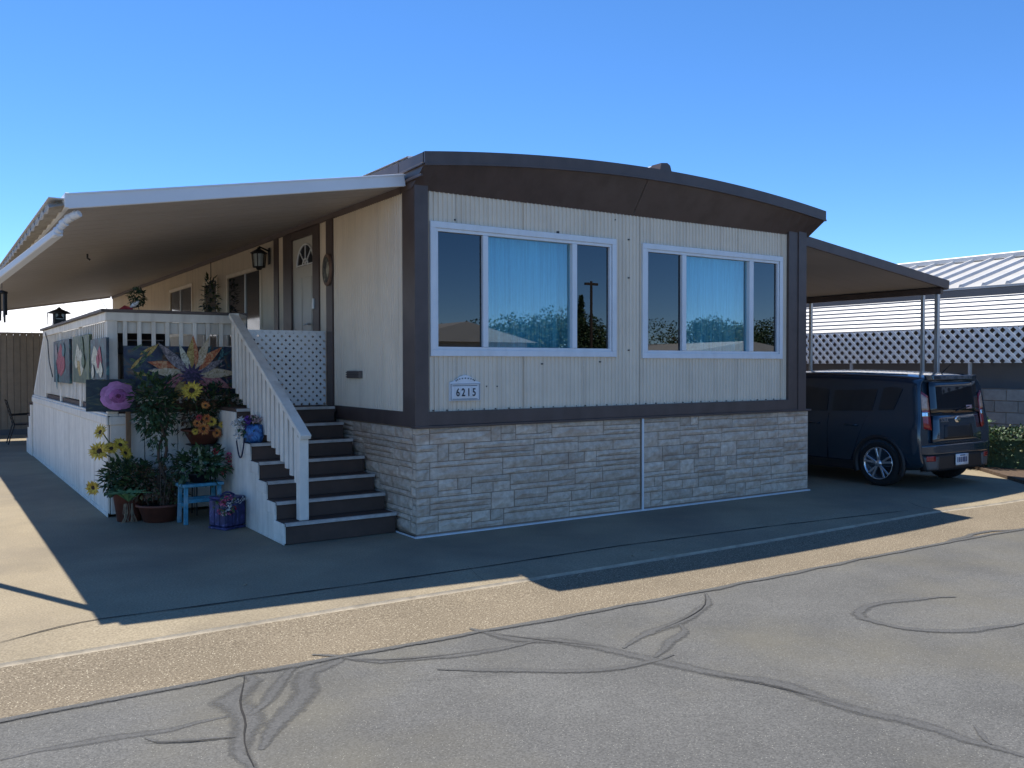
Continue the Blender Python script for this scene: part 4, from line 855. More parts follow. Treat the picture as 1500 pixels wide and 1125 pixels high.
b.add(vs_, [(i * n + k_, i * n + (k_ + 1) % n, (i + 1) * n + (k_ + 1) % n, (i + 1) * n + k_) for i in range(len(prof) - 1) for k_ in range(n)], 0, True); b.build('bag_body', M['bluebag'], bg_)
for i in range(9): rr = random.Random(400 + i); puff(bg_, c0 + Vector((-.13 + rr.uniform(-.04, .03), .03 + rr.uniform(-.03, .10), .15 + rr.uniform(-.09, .09))), .042, 'white', 400 + i, 24)
for i in range(6): rr = random.Random(420 + i); puff(bg_, c0 + Vector((-.06 + rr.uniform(-.03, .03), rr.uniform(-.02, .06), .18 + rr.uniform(-.03, .06))), .042, 'violet', 420 + i, 22)
for i in range(16): rr = random.Random(440 + i); puff(bg_, c0 + Vector((rr.uniform(-.03, .10), rr.uniform(-.08, .08), .21 + rr.uniform(-.02, .07))), .030, 'blush', 440 + i, 14)
foliage('foliage', bg_, c0 + Vector((-.06, -.03, .15)), (.13, .10, .10), 90, .055, [LG[0], LG[1]], 44)
s0 = bp(346, 642, x=-1.20); s1 = bp(358, 642, x=-1.20); sm_ = bp(353, 672, x=-1.20)
MB().tube([s0 + (s1 - s0) * t + Vector((0, 0, -4 * t * (1 - t) * (s0.z - sm_.z))) for t in [i / 12 for i in range(13)]], .008, 6).build('strap', mat('navy_strap', (.015, .02, .06), .6), bg_)
# 7 lantern, foliage ball with bird on the railing, things on the deck
ln = thing('rail_lantern', (-2.21, 7.0, 2.28), 'black pagoda lantern standing on the side rail', 'lantern')
lc = Vector((-2.21, 7.35, 2.279)); b = MB()
b.box(lc.x - .085, lc.x + .085, lc.y - .085, lc.y + .085, lc.z, lc.z + .03)
for sx_ in (-1, 1):
    for sy_ in (-1, 1): b.box(lc.x + sx_ * .07 - .012, lc.x + sx_ * .07 + .012, lc.y + sy_ * .07 - .012, lc.y + sy_ * .07 + .012, lc.z + .03, lc.z + .17)
b.lathe([(.085, .10), (.07, .14), (.07, .17), (.15, .172), (.16, .185), (.10, .215), (.04, .24), (.02, .26), (.0, .275)], lc, 8); b.box(lc.x - .075, lc.x + .075, lc.y - .075, lc.y + .075, lc.z + .03, lc.z + .085)
b.tube([lc + Vector((-.16, 0, .18)), lc + Vector((-.165, 0, -.0))], .006, 5); b.build('lantern_body', M['black'], ln)
MB().box(lc.x - .06, lc.x + .06, lc.y - .06, lc.y + .06, lc.z + .086, lc.z + .168).build('lantern_glass', M['lampglass'], ln)
cd_ = thing('power_cord', (-2.29, 8.6, 1.3), 'black power cord dangling down the outside of the deck rail', 'cord')
MB().tube([bp(*q, x=-2.287) for q in ((66, 487), (70, 500), (72, 530), (77, 552))], .008, 5).build('cord', M['black'], cd_)
tb = thing('topiary_ball', (-1.9, 3.2, 2.28), 'green leaf ball ornament with a small white bird above the rail', 'ornament')
c = bp(200, 436, y=3.05)
foliage('foliage', tb, c, (.085, .085, .095), 300, .045, [LG[0], leafmat('leaf_teal', (.02, .06, .05), (.035, .10, .08))], 51, .5, .2)
b = MB(); bc = bp(197, 447, y=3.0); b.tube([bc + Vector((-.05, 0, -.03)), bc + Vector((-.01, 0, 0)), bc + Vector((.03, 0, .03)), bc + Vector((.05, 0, .045))], [.006, .026, .02, .005], 8); b.build('bird', FM['white'], tb)
b = MB(); hc = bp(183, 451, y=3.0); b.tube([hc + Vector((-.05, 0, -.03)), hc + Vector((0, 0, .0)), hc + Vector((.08, 0, -.01))], [.02, .03, .012], 8); b.build('red_bloom', FM['red'], tb)
MB().tube([bc + Vector((-.10, 0, -.04)), bc + Vector((0, 0, -.03)), bc + Vector((.10, .03, .01)), c + Vector((.08, 0, .02)), c + Vector((.04, 0, .12))], .006, 5).build('wire', M['black'], tb)
MB().tube([c, Vector((c.x + .02, 3.02, 2.279))], .004, 5).build('wire_stand', M['black'], tb)
gr = thing('barbecue_grill', (-1.5, 5.2, DZ), 'dark covered barbecue grill standing on the porch deck', 'grill')
b = MB(); b.box(-2.0, -1.0, 4.9, 5.45, DZ + .62, DZ + .70); b.build('shelf', M['black'], gr, .008)
b = MB(); n = 10; vs_ = []
for x_ in (-1.8, -1.15): vs_ += [(x_, 5.18 - .26 * math.cos(math.pi * i / n), DZ + .70 + .25 * math.sin(math.pi * i / n)) for i in range(n + 1)]
b.add(vs_, [(i, i + 1, n + 2 + i, n + 1 + i) for i in range(n)] + [tuple(range(n + 1)), tuple(range(n + 1, 2 * n + 2))], 0); b.build('lid', M['black'], gr)
MB().tube([(-1.7, 4.89, DZ + .80), (-1.25, 4.89, DZ + .80)], .012, 6).build('handle', M['metal'], gr); b = MB(); b.box(-1.78, -1.17, 4.95, 5.42, DZ + .05, DZ + .619); b.build('cabinet', M['gasket'], gr, .006)
for x_ in (-1.72, -1.23):
    for y_ in (5.0, 5.37): MB().lathe([(0, 0), (.025, 0), (.025, .05), (0, .05)], (x_, y_, DZ), 8).build('caster', M['black'], gr)
ga = thing('hanging_garland', (-.2, 6.6, 2.0), 'tall blue green hanging garland beside the side window', 'ornament')
foliage('foliage', ga, (-.16, 6.62, 2.62), (.10, .26, .45), 360, .09, [leafmat('leaf_bluegreen', (.03, .06, .07), (.05, .10, .11)), LG[0], LG[2]], 77, .4, .3); MB().tube([(-.16, 6.62, 3.03), (-.16, 6.62, 3.28)], .006, 5).build('hook', M['black'], ga)
# loose leaves and litter on the paving
rl = random.Random(77)
for i, (px, py) in enumerate([(981, 812), (962, 803), (931, 811), (1243, 705), (355, 860)]):
    p = bp(px, py, z=0); b = MB(); q = Vector((p.x, p.y, gz(p.x, p.y) + .006)); a = rl.uniform(0, 6.28); add_leaf(b, q, Vector((math.cos(a), math.sin(a), .05)), Vector((0, 0, 1)), .07, .022, 0, .6)
    o = b.build('fallen_leaf', mat('dry_leaf_%d' % i, (.34, .27, .17), .9), fixn=False); tag(o, 'dry curled leaf lying on the shaded driveway', 'leaf', 'dry leaves scattered on the driveway')
# ------------------------------------------------------------------ parked car
M['carpaint'] = mat('dark_blue_car_paint', (.008, .024, .042), .18, .05, 3, spec=.7)
bsd = M['carpaint'].node_tree.nodes['Principled BSDF']; bsd.inputs['Coat Weight'].default_value = .8; bsd.inputs['Coat Roughness'].default_value = .03
M['carglass'] = mat('tinted_car_glass', (.006, .010, .016), .04, .05, 3, spec=.9); M['carblack'] = mat('black_car_trim', (.014, .014, .016), .5, .1, 12); M['tyre'] = mat('tyre_rubber', (.012, .012, .013), .85, .2, 30, bump=.2)
M['alloy'] = mat('alloy_rim', (.62, .64, .68), .25, .05, 6, metal=.85); M['lampred'] = mat('red_lens', (.30, .012, .020), .15, .25, 30, spec=.8); M['lampclear'] = mat('amber_clear_lens', (.45, .30, .22), .15, .3, 30, spec=.8); M['chrome'] = mat('chrome', (.7, .72, .74), .12, .03, 5, metal=1.0)
CXc, CYr, CZg = 8.0, -.80, -.03
car = thing('parked_car', (CXc, CYr + 2, CZg), 'dark blue boxy hatchback parked under the carport', 'car')
# stations: (y, roof z, belt half width, roof half width, low half width, bottom z); ring = profile in (x,z) with a lean in y for the tail
def ring(y, zr, wm, wr, zb, zbelt=1.0, lean=0.0, wl=None, crown=.03):
    wl = wl if wl else wm - .05
    prof = [(0, zb), (wl * .8, zb), (wl, zb + .05), (wm - .015, .42), (wm, .60), (wm - .005, .80), (wm - .03, .93), (wm - .055, zbelt), (wm * .35 + wr * .65 - .005, zbelt + (zr - zbelt) * .55), (wr + .02, zr - .11), (wr - .03, zr - .045), (wr - .13, zr - .012), (wr * .5, zr + crown * .6), (0, zr + crown)]
    return [(x, y + lean * max(0, (z - .72)) / .8, z) for x, z in prof]
rings = [ring(.08, 1.50, .82, .69, .34, 1.0, .11), ring(.03, 1.515, .875, .735, .28, 1.0, .10), ring(.14, 1.53, .89, .755, .24, 1.0, .07), ring(.5, 1.56, .895, .765, .20, 1.0), ring(1.2, 1.585, .895, .77, .19, .985), ring(2.0, 1.59, .895, .765, .19, .97), ring(2.6, 1.565, .895, .74, .19, .96), ring(2.9, 1.45, .89, .70, .19, .96, 0), ring(3.25, 1.12, .885, .72, .19, .95, 0, None, .02), ring(3.5, 1.03, .88, .72, .2, .93, 0, None, .02), ring(3.9, .95, .84, .68, .22, .86, 0, None, .02), ring(4.08, .80, .74, .60, .28, .70, 0, None, .01)]
full = []
for r_ in rings: full.append([(CXc - x, CYr + y, z + CZg) for x, y, z in reversed(r_)] + [(CXc + x, CYr + y, z + CZg) for x, y, z in r_[1:-1]])
b = MB(); n = len(full[0]); b.add([p for r_ in full for p in r_], [(i * n + k, i * n + (k + 1) % n, (i + 1) * n + (k + 1) % n, (i + 1) * n + k) for i in range(len(full) - 1) for k in range(n)], 0, True)
h = len(rings[0]); R0 = rings[0]
for e, rg in ((0, full[0]), (1, full[-1])):   # close the ends with strips across
    L_ = list(reversed(rg[:h])); Rr = [rg[h - 1]] + rg[h:] + [rg[0]]
    vs_ = L_ + Rr; k = len(L_); b.add(vs_, [(i, i + 1, k + i + 1, k + i) for i in range(k - 1)], 0, True)
body = b.build('body', M['carpaint'], car); 
bm = bmesh.new(); bm.from_mesh(body.data); bmesh.ops.remove_doubles(bm, verts=bm.verts, dist=.0005); bmesh.ops.recalc_face_normals(bm, faces=bm.faces); bm.to_mesh(body.data); bm.free()
sb = body.modifiers.new('subsurf', 'SUBSURF'); sb.levels = 2; sb.render_levels = 2
def C(x, y, z): return Vector((CXc + x, CYr + y, CZg + z))
def tail_y(z, x=0):  # body tail surface distance from the rear plane
    return .040 + .10 * max(0, z - .72) / .8 + .10 * (abs(x) / .88) ** 5
def tail_patch(name, pts, m, out=.012, parent=None, th=.02, nx=8):
    """patch following the curved tail: pts outline as (x,z) quad corners TL,TR,BR,BL"""
    b = MB(); nz_ = 6; vs_ = []
    for i in range(nx + 1):
        for j in range(nz_ + 1):
            s, t = i / nx, j / nz_; top = (pts[0][0] + (pts[1][0] - pts[0][0]) * s, pts[0][1] + (pts[1][1] - pts[0][1]) * s); bot = (pts[3][0] + (pts[2][0] - pts[3][0]) * s, pts[3][1] + (pts[2][1] - pts[3][1]) * s)
            x = top[0] + (bot[0] - top[0]) * t; z = top[1] + (bot[1] - top[1]) * t; vs_.append(C(x, tail_y(z, x) - out, z))
    m_ = nz_ + 1; F = [(i * m_ + j, (i + 1) * m_ + j, (i + 1) * m_ + j + 1, i * m_ + j + 1) for i in range(nx) for j in range(nz_)]
    k = len(vs_); vs_ += [Vector((v.x, v.y + th, v.z)) for v in vs_]; F += [tuple(k + q for q in reversed(f)) for f in F]
    rim = [i * m_ for i in range(nx + 1)] + [nx * m_ + j for j in range(1, m_)] + [i * m_ + nz_ for i in range(nx - 1, -1, -1)] + [j for j in range(nz_ - 1, 0, -1)]
    F += [(rim[i], rim[(i + 1) % len(rim)], k + rim[(i + 1) % len(rim)], k + rim[i]) for i in range(len(rim))]
    b.add(vs_, F, 0, True); o = b.build(name, m, parent if parent is not None else car); return o
hatch = tail_patch('tailgate', [(-.55, .99), (.55, .99), (.60, .62), (-.60, .62)], M['carpaint'], .020, th=.03)
tail_patch('tailgate_recess', [(-.33, .86), (.33, .86), (.36, .67), (-.36, .67)], M['carblack'], .026, hatch, .012)
tail_patch('rear_window', [(-.57, 1.45), (.57, 1.45), (.60, 1.02), (-.60, 1.02)], M['carglass'], .024, th=.02)
tail_patch('spoiler', [(-.62, 1.54), (.62, 1.54), (.60, 1.475), (-.60, 1.475)], M['carpaint'], .034, th=.04)
tail_patch('bumper', [(-.85, .60), (.85, .60), (.84, .47), (-.84, .47)], M['carpaint'], .062, th=.10, nx=14)
tail_patch('lower_bumper', [(-.83, .468), (.83, .468), (.76, .25), (-.76, .25)], M['carblack'], .052, th=.08, nx=14)
for s in (-1, 1):
    tl = tail_patch('tail_light', [(s * .745, 1.33), (s * .625, 1.26), (s * .625, .80), (s * .85, .85)], M['lampred'], .026, th=.02, nx=4)
    tail_patch('lens', [(s * .75, 1.29), (s * .64, 1.23), (s * .64, 1.07), (s * .79, 1.07)], M['lampclear'], .032, tl, .006, 4); tail_patch('lens', [(s * .79, 1.045), (s * .64, 1.045), (s * .64, .985), (s * .80, .985)], M['chrome'], .032, tl, .006, 4)
    tail_patch('reflector', [(s * .60, .455), (s * .76, .455), (s * .76, .385), (s * .60, .385)], M['lampred'], .060, th=.012, nx=3)
    tail_patch('bumper_corner', [(s * .52, .44), (s * .80, .44), (s * .74, .27), (s * .54, .27)], mat('grey_trim', (.10, .10, .10), .5), .056, th=.012, nx=4)
pl = tail_patch('number_plate', [(-.155, .46), (.155, .46), (.155, .305), (-.155, .305)], M['white'], .070, th=.008, nx=2)
b = MB()
for i, w_ in enumerate((.020, .026, .022, .028, .024, .022)): x_ = -.125 + i * .042; y_ = tail_y(.38) - .0745; b.box(*[q for q in (CXc + x_, CXc + x_ + w_, CYr + y_, CYr + y_ + .002, CZg + .345, CZg + .415)])
b.box(CXc - .06, CXc + .06, CYr + tail_y(.38) - .0745, CYr + tail_y(.38) - .0725, CZg + .432, CZg + .446); b.build('plate_marks', mat('plate_ink', (.05, .07, .16), .5), pl)
text_mesh('badge', 'SOUL', .075, M['chrome'], car, C(-.32, tail_y(.93, .32) - .026, .905), RF, .003, .001)
em = MB(); em.lathe([(0, .004), (.055, .004), (.06, 0)], (0, 0, 0), 20); eo = em.build('emblem', M['chrome'], None); eo.matrix_basis = Matrix.Translation(C(.0, tail_y(.93) - .026, .93)) @ Matrix.Rotation(R(90), 4, 'X') @ Matrix.Diagonal((1.2, .75, 1, 1)); attach(eo, car)
MB().tube([C(-.02, .28, 1.55), C(-.02, -.02 + .1, 1.75)], [.008, .003], 6).build('antenna', M['carblack'], car)
wp = MB(); wp.bar(C(-.05, tail_y(1.04) - .04, 1.045), C(.32, tail_y(1.12, .3) - .035, 1.10), .012, .014, (0, 1, 0)); wp.build('wiper', M['carblack'], car)
tail_patch('window_sticker', [(.25, 1.12), (.40, 1.12), (.40, 1.07), (.25, 1.07)], FM['blush'], .0265, th=.002, nx=2)
# side windows and doors on both sides
def side_x(z): 
    for (z0, x0), (z1, x1) in zip(((.42, .877), (.60, .892), (.80, .887), (.93, .862), (1.0, .840), (1.31, .800), (1.45, .765)), ((.60, .892), (.80, .887), (.93, .862), (1.0, .840), (1.31, .800), (1.45, .765), (1.6, .66))):
        if z <= z1: return x0 + (x1 - x0) * max(0, (z - z0)) / (z1 - z0)
    return .6
def side_patch(name, s, q, m, out=.004, parent=None, n_=5):
    b = MB(); vs_ = []
    for i in range(n_ + 1):
        for j in range(n_ + 1):
            u, t = i / n_, j / n_; y = (q[0][0] * (1 - u) + q[1][0] * u) * (1 - t) + (q[3][0] * (1 - u) + q[2][0] * u) * t; z = (q[0][1] * (1 - u) + q[1][1] * u) * (1 - t) + (q[3][1] * (1 - u) + q[2][1] * u) * t; vs_.append(C(s * (side_x(z) + out), y, z))
    k = n_ + 1; b.add(vs_, [(i * k + j, (i + 1) * k + j, (i + 1) * k + j + 1, i * k + j + 1) for i in range(n_) for j in range(n_)], 0, True); return b.build(name, m, parent if parent is not None else car, fixn=False)
for s in (-1, 1):
    for q in ([(.72, 1.40), (1.42, 1.425), (1.45, 1.02), (.80, 1.04)], [(1.52, 1.427), (2.42, 1.41), (2.80, .995), (1.54, 1.015)], [(.36, 1.36), (.64, 1.39), (.70, 1.05), (.47, 1.07)]): side_patch('side_window', s, q, M['carglass'], .010)
    for y0, y1 in ((.86, 1.48), (1.50, 2.75)):
        d = side_patch('door', s, [(y0, .985), (y1, .975), (y1, .33), (y0 + (.25 if y0 < 1 else 0), .33)], M['carpaint'], .007)
        hb = MB(); yh = y0 + .14; hb.tube([C(s * .893, yh, .83), C(s * .92, yh + .03, .835), C(s * .92, yh + .17, .835), C(s * .893, yh + .20, .83)], .012, 6); hb.build('handle', M['carpaint'], d)
    sl_ = side_patch('sill_trim', s, [(1.05, .32), (2.85, .32), (2.85, .20), (1.05, .20)], M['carblack'], .004)
    rr_ = MB(); rr_.tube([C(s * .70, .35, 1.545), C(s * .71, 1.2, 1.57), C(s * .70, 2.4, 1.56)], .010, 6); rr_.build('roof_drip', M['carblack'], car)
    mr_ = MB(); mr_.hexa([C(s * .88, 2.50, 1.0), C(s * 1.02, 2.52, 1.0), C(s * 1.02, 2.62, 1.0), C(s * .88, 2.62, 1.0), C(s * .88, 2.50, 1.14), C(s * 1.03, 2.52, 1.15), C(s * 1.02, 2.62, 1.13), C(s * .88, 2.62, 1.12)]); mr_.build('wing_mirror', M['carpaint'], car, .02)
# wheels: tyre, rim with five split spokes
def wheel(x, y, s):
    wc_ = C(x, y, .318); b = MB()
    prof = [(.215, -.10), (.285, -.105), (.312, -.085), (.318, -.05), (.318, .05), (.312, .085), (.285, .105), (.215, .10)]
    def lathe_x(b, prof, n, m=0): 
        vs_ = []
        for r_, u in prof:
            for k in range(n): a = 2 * math.pi * k / n; vs_.append((wc_.x + s * u, wc_.y + r_ * math.cos(a), wc_.z + r_ * math.sin(a)))
        b.add(vs_, [(i * n + k, i * n + (k + 1) % n, (i + 1) * n + (k + 1) % n, (i + 1) * n + k) for i in range(len(prof) - 1) for k in range(n)], m, True)
    lathe_x(b, prof + [prof[0]], 36); wh = b.build('wheel', M['tyre'], car)
    b = MB(); lathe_x(b, [(.222, .104), (.226, .110), (.214, .108), (.205, .07), (.20, -.02), (.0, -.02)], 36); rim = b.build('rim', M['alloy'], wh)
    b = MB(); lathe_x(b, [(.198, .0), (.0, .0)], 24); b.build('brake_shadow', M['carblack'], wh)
    for k in range(5):
        for d_ in (-.19, .19):
            a = 2 * math.pi * k / 5 + .3; p0 = Vector((wc_.x + s * .085, wc_.y + .035 * math.cos(a), wc_.z + .035 * math.sin(a))); a2 = a + d_; p1 = Vector((wc_.x + s * .100, wc_.y + .214 * math.cos(a2), wc_.z + .214 * math.sin(a2)))
            MB().bar(p0, p1, .030, .022, (1, 0, 0)).build('spoke', M['alloy'], wh, .004)
    b = MB(); lathe_x(b, [(.05, .09), (.045, .104), (.0, .106)], 20); b.build('hub_cap', M['alloy'], wh)
    b = MB(); vs_ = []; n = 24
    for i in range(n + 1):
        a = math.pi * (-.12 + 1.24 * i / n)
        for r_, u in ((.335, .0), (.335, .118), (.395, .122), (.40, .10)): vs_.append((wc_.x + s * (u - .015), wc_.y + r_ * math.cos(a), wc_.z + r_ * math.sin(a)))
    b.add(vs_, [(i * 4 + j, i * 4 + j + 1, i * 4 + 5 + j, i * 4 + 4 + j) for i in range(n) for j in range(3)], 0, True); b.build('wheel_arch', M['carblack'], car)
for y_ in (.66, 3.21):
    for s in (-1, 1): wheel(s * .795, y_, s)
# ------------------------------------------------------------------ carport over the car
cp = thing('carport', (7.5, 4, 0), 'beige underside carport with brown fascia and slim metal posts beside the home', 'carport')
KX0, KX1, KY0, KY1 = HW + .01, 9.22, .10, 9.5
def kz(x): return 3.25 - (3.25 - 2.825) * (x - 5.74) / (9.18 - 5.74)
b = MB(); b.hexa([(KX0, KY0 + .02, kz(KX0) + .02), (KX1 - .02, KY0 + .02, kz(KX1) + .02), (KX1 - .02, KY1, kz(KX1) + .02), (KX0, KY1, kz(KX0) + .02), (KX0, KY0 + .02, kz(KX0) + .10), (KX1 - .02, KY0 + .02, kz(KX1) + .10), (KX1 - .02, KY1, kz(KX1) + .10), (KX0, KY1, kz(KX0) + .10)])
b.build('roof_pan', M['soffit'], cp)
MB().bar((KX0, KY0, kz(KX0) + .06), (KX1, KY0, kz(KX1) + .06), .035, .135).build('front_fascia', M['brown'], cp, .004)
box_part('side_fascia', M['brown'], cp, KX1 - .018, KX1 + .016, KY0 + .02, KY1, kz(KX1) - .01, kz(KX1) + .125)
box_part('edge_beam', M['brown'], cp, KX1 - .12, KX1 - .05, KY0 + .05, KY1, kz(KX1) - .075, kz(KX1) + .019)
for px, w_ in ((1373, .062), (1352, .05), (1188, .05)):
    X_ = KX1 - .085; yy = bp(px, 430, x=X_).y; box_part('post', M['metal'], cp, X_ - w_ / 2, X_ + w_ / 2, yy - w_ / 2, yy + w_ / 2, gz(X_, yy), kz(KX1) - .076, .004)
# ------------------------------------------------------------------ neighbour on the right
NX = 11.5
nb = thing('neighbour_home', (13, 4, 0), 'neighbouring home with striped metal awning, white lattice and grey block skirting', 'house')
M['alu'] = mat('white_awning_metal', (.62, .60, .57), .45, .08, 3, streak=((.40, .37, .33), .4, (6, .5, 6))); M['nwall'] = mat('grey_wall', (.17, .155, .145), .8, .08, 3); M['block'] = mat('grey_block', (.34, .32, .29), .9, .15, 12, bump=.4, objvar=.10)
NY0, NY1 = -5.0, 14.0
box_part('wall', M['nwall'], nb, NX + .25, NX + .45, NY0, NY1, 1.2, 3.0, 0)
sk_ = box_part('block_skirting', M['mortar'], nb, NX + .05, NX + .4, NY0, NY1, -.1, 1.24, 0); blk = None
for r_ in range(6):
    y = NY0 + (.2 if r_ % 2 else 0)
    while y < 6.5:
        if blk is None: blk = MB().box(-.018, .03, .006, .394, .006, .196).build('block', M['block'], None, .004); blk.location = (NX + .05, y, .03 + .2 * r_); attach(blk, sk_)
        else: share('block', blk, sk_, (NX + .05, y, .03 + .2 * r_))
        y += .40
nc = 9; ch = (3.01 - 2.305) / nc
for i in range(nc):
    z0 = 2.305 + i * ch; b = MB(); o_ = i * .042; pr_ = [(NX + o_ - .050, z0 + .014), (NX + o_ - .050, z0 + .002), (NX + o_ + .012, z0), (NX + o_ + .056, z0 + ch), (NX + o_ + .005, z0 + ch - .002)]
    b.add([(x, y, z) for y in (NY0, NY1) for x, z in pr_], [(j, j + 1, 5 + j + 1, 5 + j) for j in range(4)] + [(4, 0, 5, 9), (0, 1, 2, 3, 4), (9, 8, 7, 6, 5)]); b.build('awning_course', M['alu'], nb)
box_part('awning_back', M['alu'], nb, NX + .405, NX + .43, NY0, NY1, 2.30, 3.036, 0)
b = MB(); b.hexa([(NX + .34, NY0, 3.02), (14.6, NY0, 3.80), (14.6, NY1, 3.80), (NX + .34, NY1, 3.02), (NX + .34, NY0, 3.06), (14.6, NY0, 3.84), (14.6, NY1, 3.84), (NX + .34, NY1, 3.06)]); nr = b.build('roof', mat('galvanised_roof', (.50, .48, .44), .5, .1, 2), nb)
y = NY0 + .1; rbm = None
while y < NY1:
    if rbm is None: rbm = MB().hexa([(NX + .36, -.05, 3.063), (14.58, -.05, 3.833), (14.58, .05, 3.833), (NX + .36, .05, 3.063), (NX + .36, -.02, 3.12), (14.58, -.02, 3.89), (14.58, .02, 3.89), (NX + .36, .02, 3.12)]).build('roof_rib', M['alu'], None); rbm.location = (0, y, 0); attach(rbm, nr)
    else: share('roof_rib', rbm, nr, (0, y, 0))
    y += .42
box_part('ridge_cap', M['alu'], nb, 14.5, 14.9, NY0, NY1, 3.83, 3.95, .02)
for yy in (-1.4, 1.0, 3.4, 5.8): box_part('awning_post', M['alu'], nb, NX - .05, NX + .0, yy - .025, yy + .025, -.05, 1.70)
lt = thing('lattice_screen', (NX, 2, 1.68), 'long white diamond lattice screen under the striped awning', 'lattice')
lattice(lt, (NX - .052, 9.0, 1.685), (0, -1, 0), (0, 0, 1), (-1, 0, 0), 12.0, (.615), .176, .051, M['latticewhite'], .010)
# planting bed with hedge
q = [bp(1424, 686, z=-.03), bp(1515, 714, z=-.03)]
b = MB(); b.poly([(q[0].x, q[0].y, -.05), (q[1].x, q[1].y, -.05), (12.5, q[1].y, -.05), (12.5, 9, -.05), (9.75, 9, -.05)], (0, 0, 1), .07); bed = tag(b.build('planting_bed', mat('mulch', (.10, .065, .04), .95, .5, 30, bump=.8)), kind='structure')
hg = thing('clipped_hedge', (10.8, .3, 0), 'low dark clipped hedge along the driveway bed', 'hedge')
rr = random.Random(31); b = MB()
hx0 = bp(1447, 640, z=.60)
H0, H1 = Vector((10.25, .55, 0)), Vector((11.15, -2.2, 0))
ax_ = (H1 - H0).normalized(); nx_ = Vector((-ax_.y, ax_.x, 0))
for i in range(6500):
    u, v_ = rr.uniform(0, (H1 - H0).length), rr.uniform(-.42, .42); z_ = .03 + .60 * rr.random() ** .6
    if abs(v_) < .30 and z_ < .5 and rr.random() < .7: continue
    z_ += .05 * mnoise.noise(Vector((u * 2.1, v_ * 2, 3))); p = H0 + ax_ * u + nx_ * (v_ + .06 * mnoise.noise(Vector((u * 3, z_ * 3, 1)))) + Vector((.1, .1, z_))
    add_leaf(b, p, Vector((rr.gauss(0, 1), rr.gauss(0, 1), rr.gauss(.4, 1))), Vector((rr.uniform(-1, 1), rr.uniform(-1, 1), 1)), rr.uniform(.05, .08), .04, rr.choice([0, 0, 1, 2]))
tag(b.build('foliage', [LG[0], LG[1], LG[2]], hg, fixn=False), kind='stuff')
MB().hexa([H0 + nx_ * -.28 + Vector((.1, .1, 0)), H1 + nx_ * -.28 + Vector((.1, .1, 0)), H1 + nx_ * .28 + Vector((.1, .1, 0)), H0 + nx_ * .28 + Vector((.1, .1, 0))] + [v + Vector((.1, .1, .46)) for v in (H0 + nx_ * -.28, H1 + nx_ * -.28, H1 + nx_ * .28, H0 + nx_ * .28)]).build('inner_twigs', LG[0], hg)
sp_ = thing('small_shrub', bp(1440, 650, z=.1), 'small bright green shrub behind the car bumper', 'shrub'); c = bp(1441, 633, x=10.1); foliage('foliage', sp_, c, (.16, .16, .20), 130, .09, [LG[1], leafmat('leaf_bright', (.10, .20, .04), (.18, .32, .07))], 91); MB().tube([c, Vector((c.x, c.y, 0))], .01, 5).build('stem', M['bark'], sp_)

# ------------------------------------------------------------------ far left: fence, chair, home behind
fn = thing('tan_fence', (-2, 17, 0), 'tan vertical board fence closing the far end of the porch side', 'fence')
M['fence'] = mat('tan_boards', (.26, .215, .16), .8, .12, 6, objvar=.08, streak=((.14, .11, .08), .5, (8, 8, .6))); fb = None
for i in range(40):
    x = -5.5 + i * .141
    if fb is None: fb = MB().box(.002, .136, -.012, .012, .10, 2.44).build('board', M['fence'], None, .003); fb.location = (x, 17, 0); attach(fb, fn)
    else: share('board', fb, fn, (x, 17, 0))
box_part('cap_rail', M['fence'], fn, -5.5, .14, 16.96, 17.04, 2.441, 2.485); box_part('backing', M['nwall'], fn, -5.5, .14, 17.02, 17.05, .05, 2.40, 0); box_part('gap_shade_strip', M['gasket'], fn, -5.5, .14, 16.97, 16.985, .0, .14)  # last strip: dark colour put in for the shaded gap under the boards
ch_ = thing('patio_chair', (-2.12, 14.2, 0), 'thin black metal patio chair beyond the deck', 'chair')
cc = Vector((-2.12, 14.2, 0))
def ct(pts, nm): MB().tube([cc + Vector(p) for p in pts], .014, 6).build(nm, M['black'], ch_)
for s in (-.24, .24): ct([(-.34, s, 0), (-.22, s, .42), (-.36, s, .95)], 'back_leg'); ct([(.24, s, 0), (.2, s, .42)], 'leg'); ct([(-.26, s, .62), (.2, s, .64), (.2, s, .42)], 'arm')
MB().box(cc.x - .24, cc.x + .22, cc.y - .25, cc.y + .25, .405, .43).build('seat', M['black'], ch_, .006); b = MB()
for i in range(6): b.bar(cc + Vector((-.24 - .02 * i, -.24, .50 + .08 * i)), cc + Vector((-.24 - .02 * i, .24, .50 + .08 * i)), .02, .02)
b.build('backrest', M['black'], ch_)
rn = thing('rear_home', (-3, 26, 0), 'white roofed home beyond the tan fence', 'house')
b = MB(); b.hexa([(-14, 20.5, 2.45), (6, 20.5, 2.45), (6, 29, 5.2), (-14, 29, 5.2), (-14, 20.5, 2.53), (6, 20.5, 2.53), (6, 29, 5.28), (-14, 29, 5.28)]); rr_ = b.build('roof', mat('white_roof', (.80, .79, .75), .6, .04, 1), rn)
for i in range(34): box_ = MB().hexa([(-14 + i * .6, 20.5, 2.535), (-13.95 + i * .6, 20.5, 2.535), (-13.95 + i * .6, 29, 5.285), (-14 + i * .6, 29, 5.285), (-14 + i * .6, 20.5, 2.57), (-13.95 + i * .6, 20.5, 2.57), (-13.95 + i * .6, 29, 5.32), (-14 + i * .6, 29, 5.32)]).build('roof_rib', M['alu'], rr_)
box_part('wall', M['siding'], rn, -13.8, 5.8, 21.0, 36, 0, 2.5, 0)

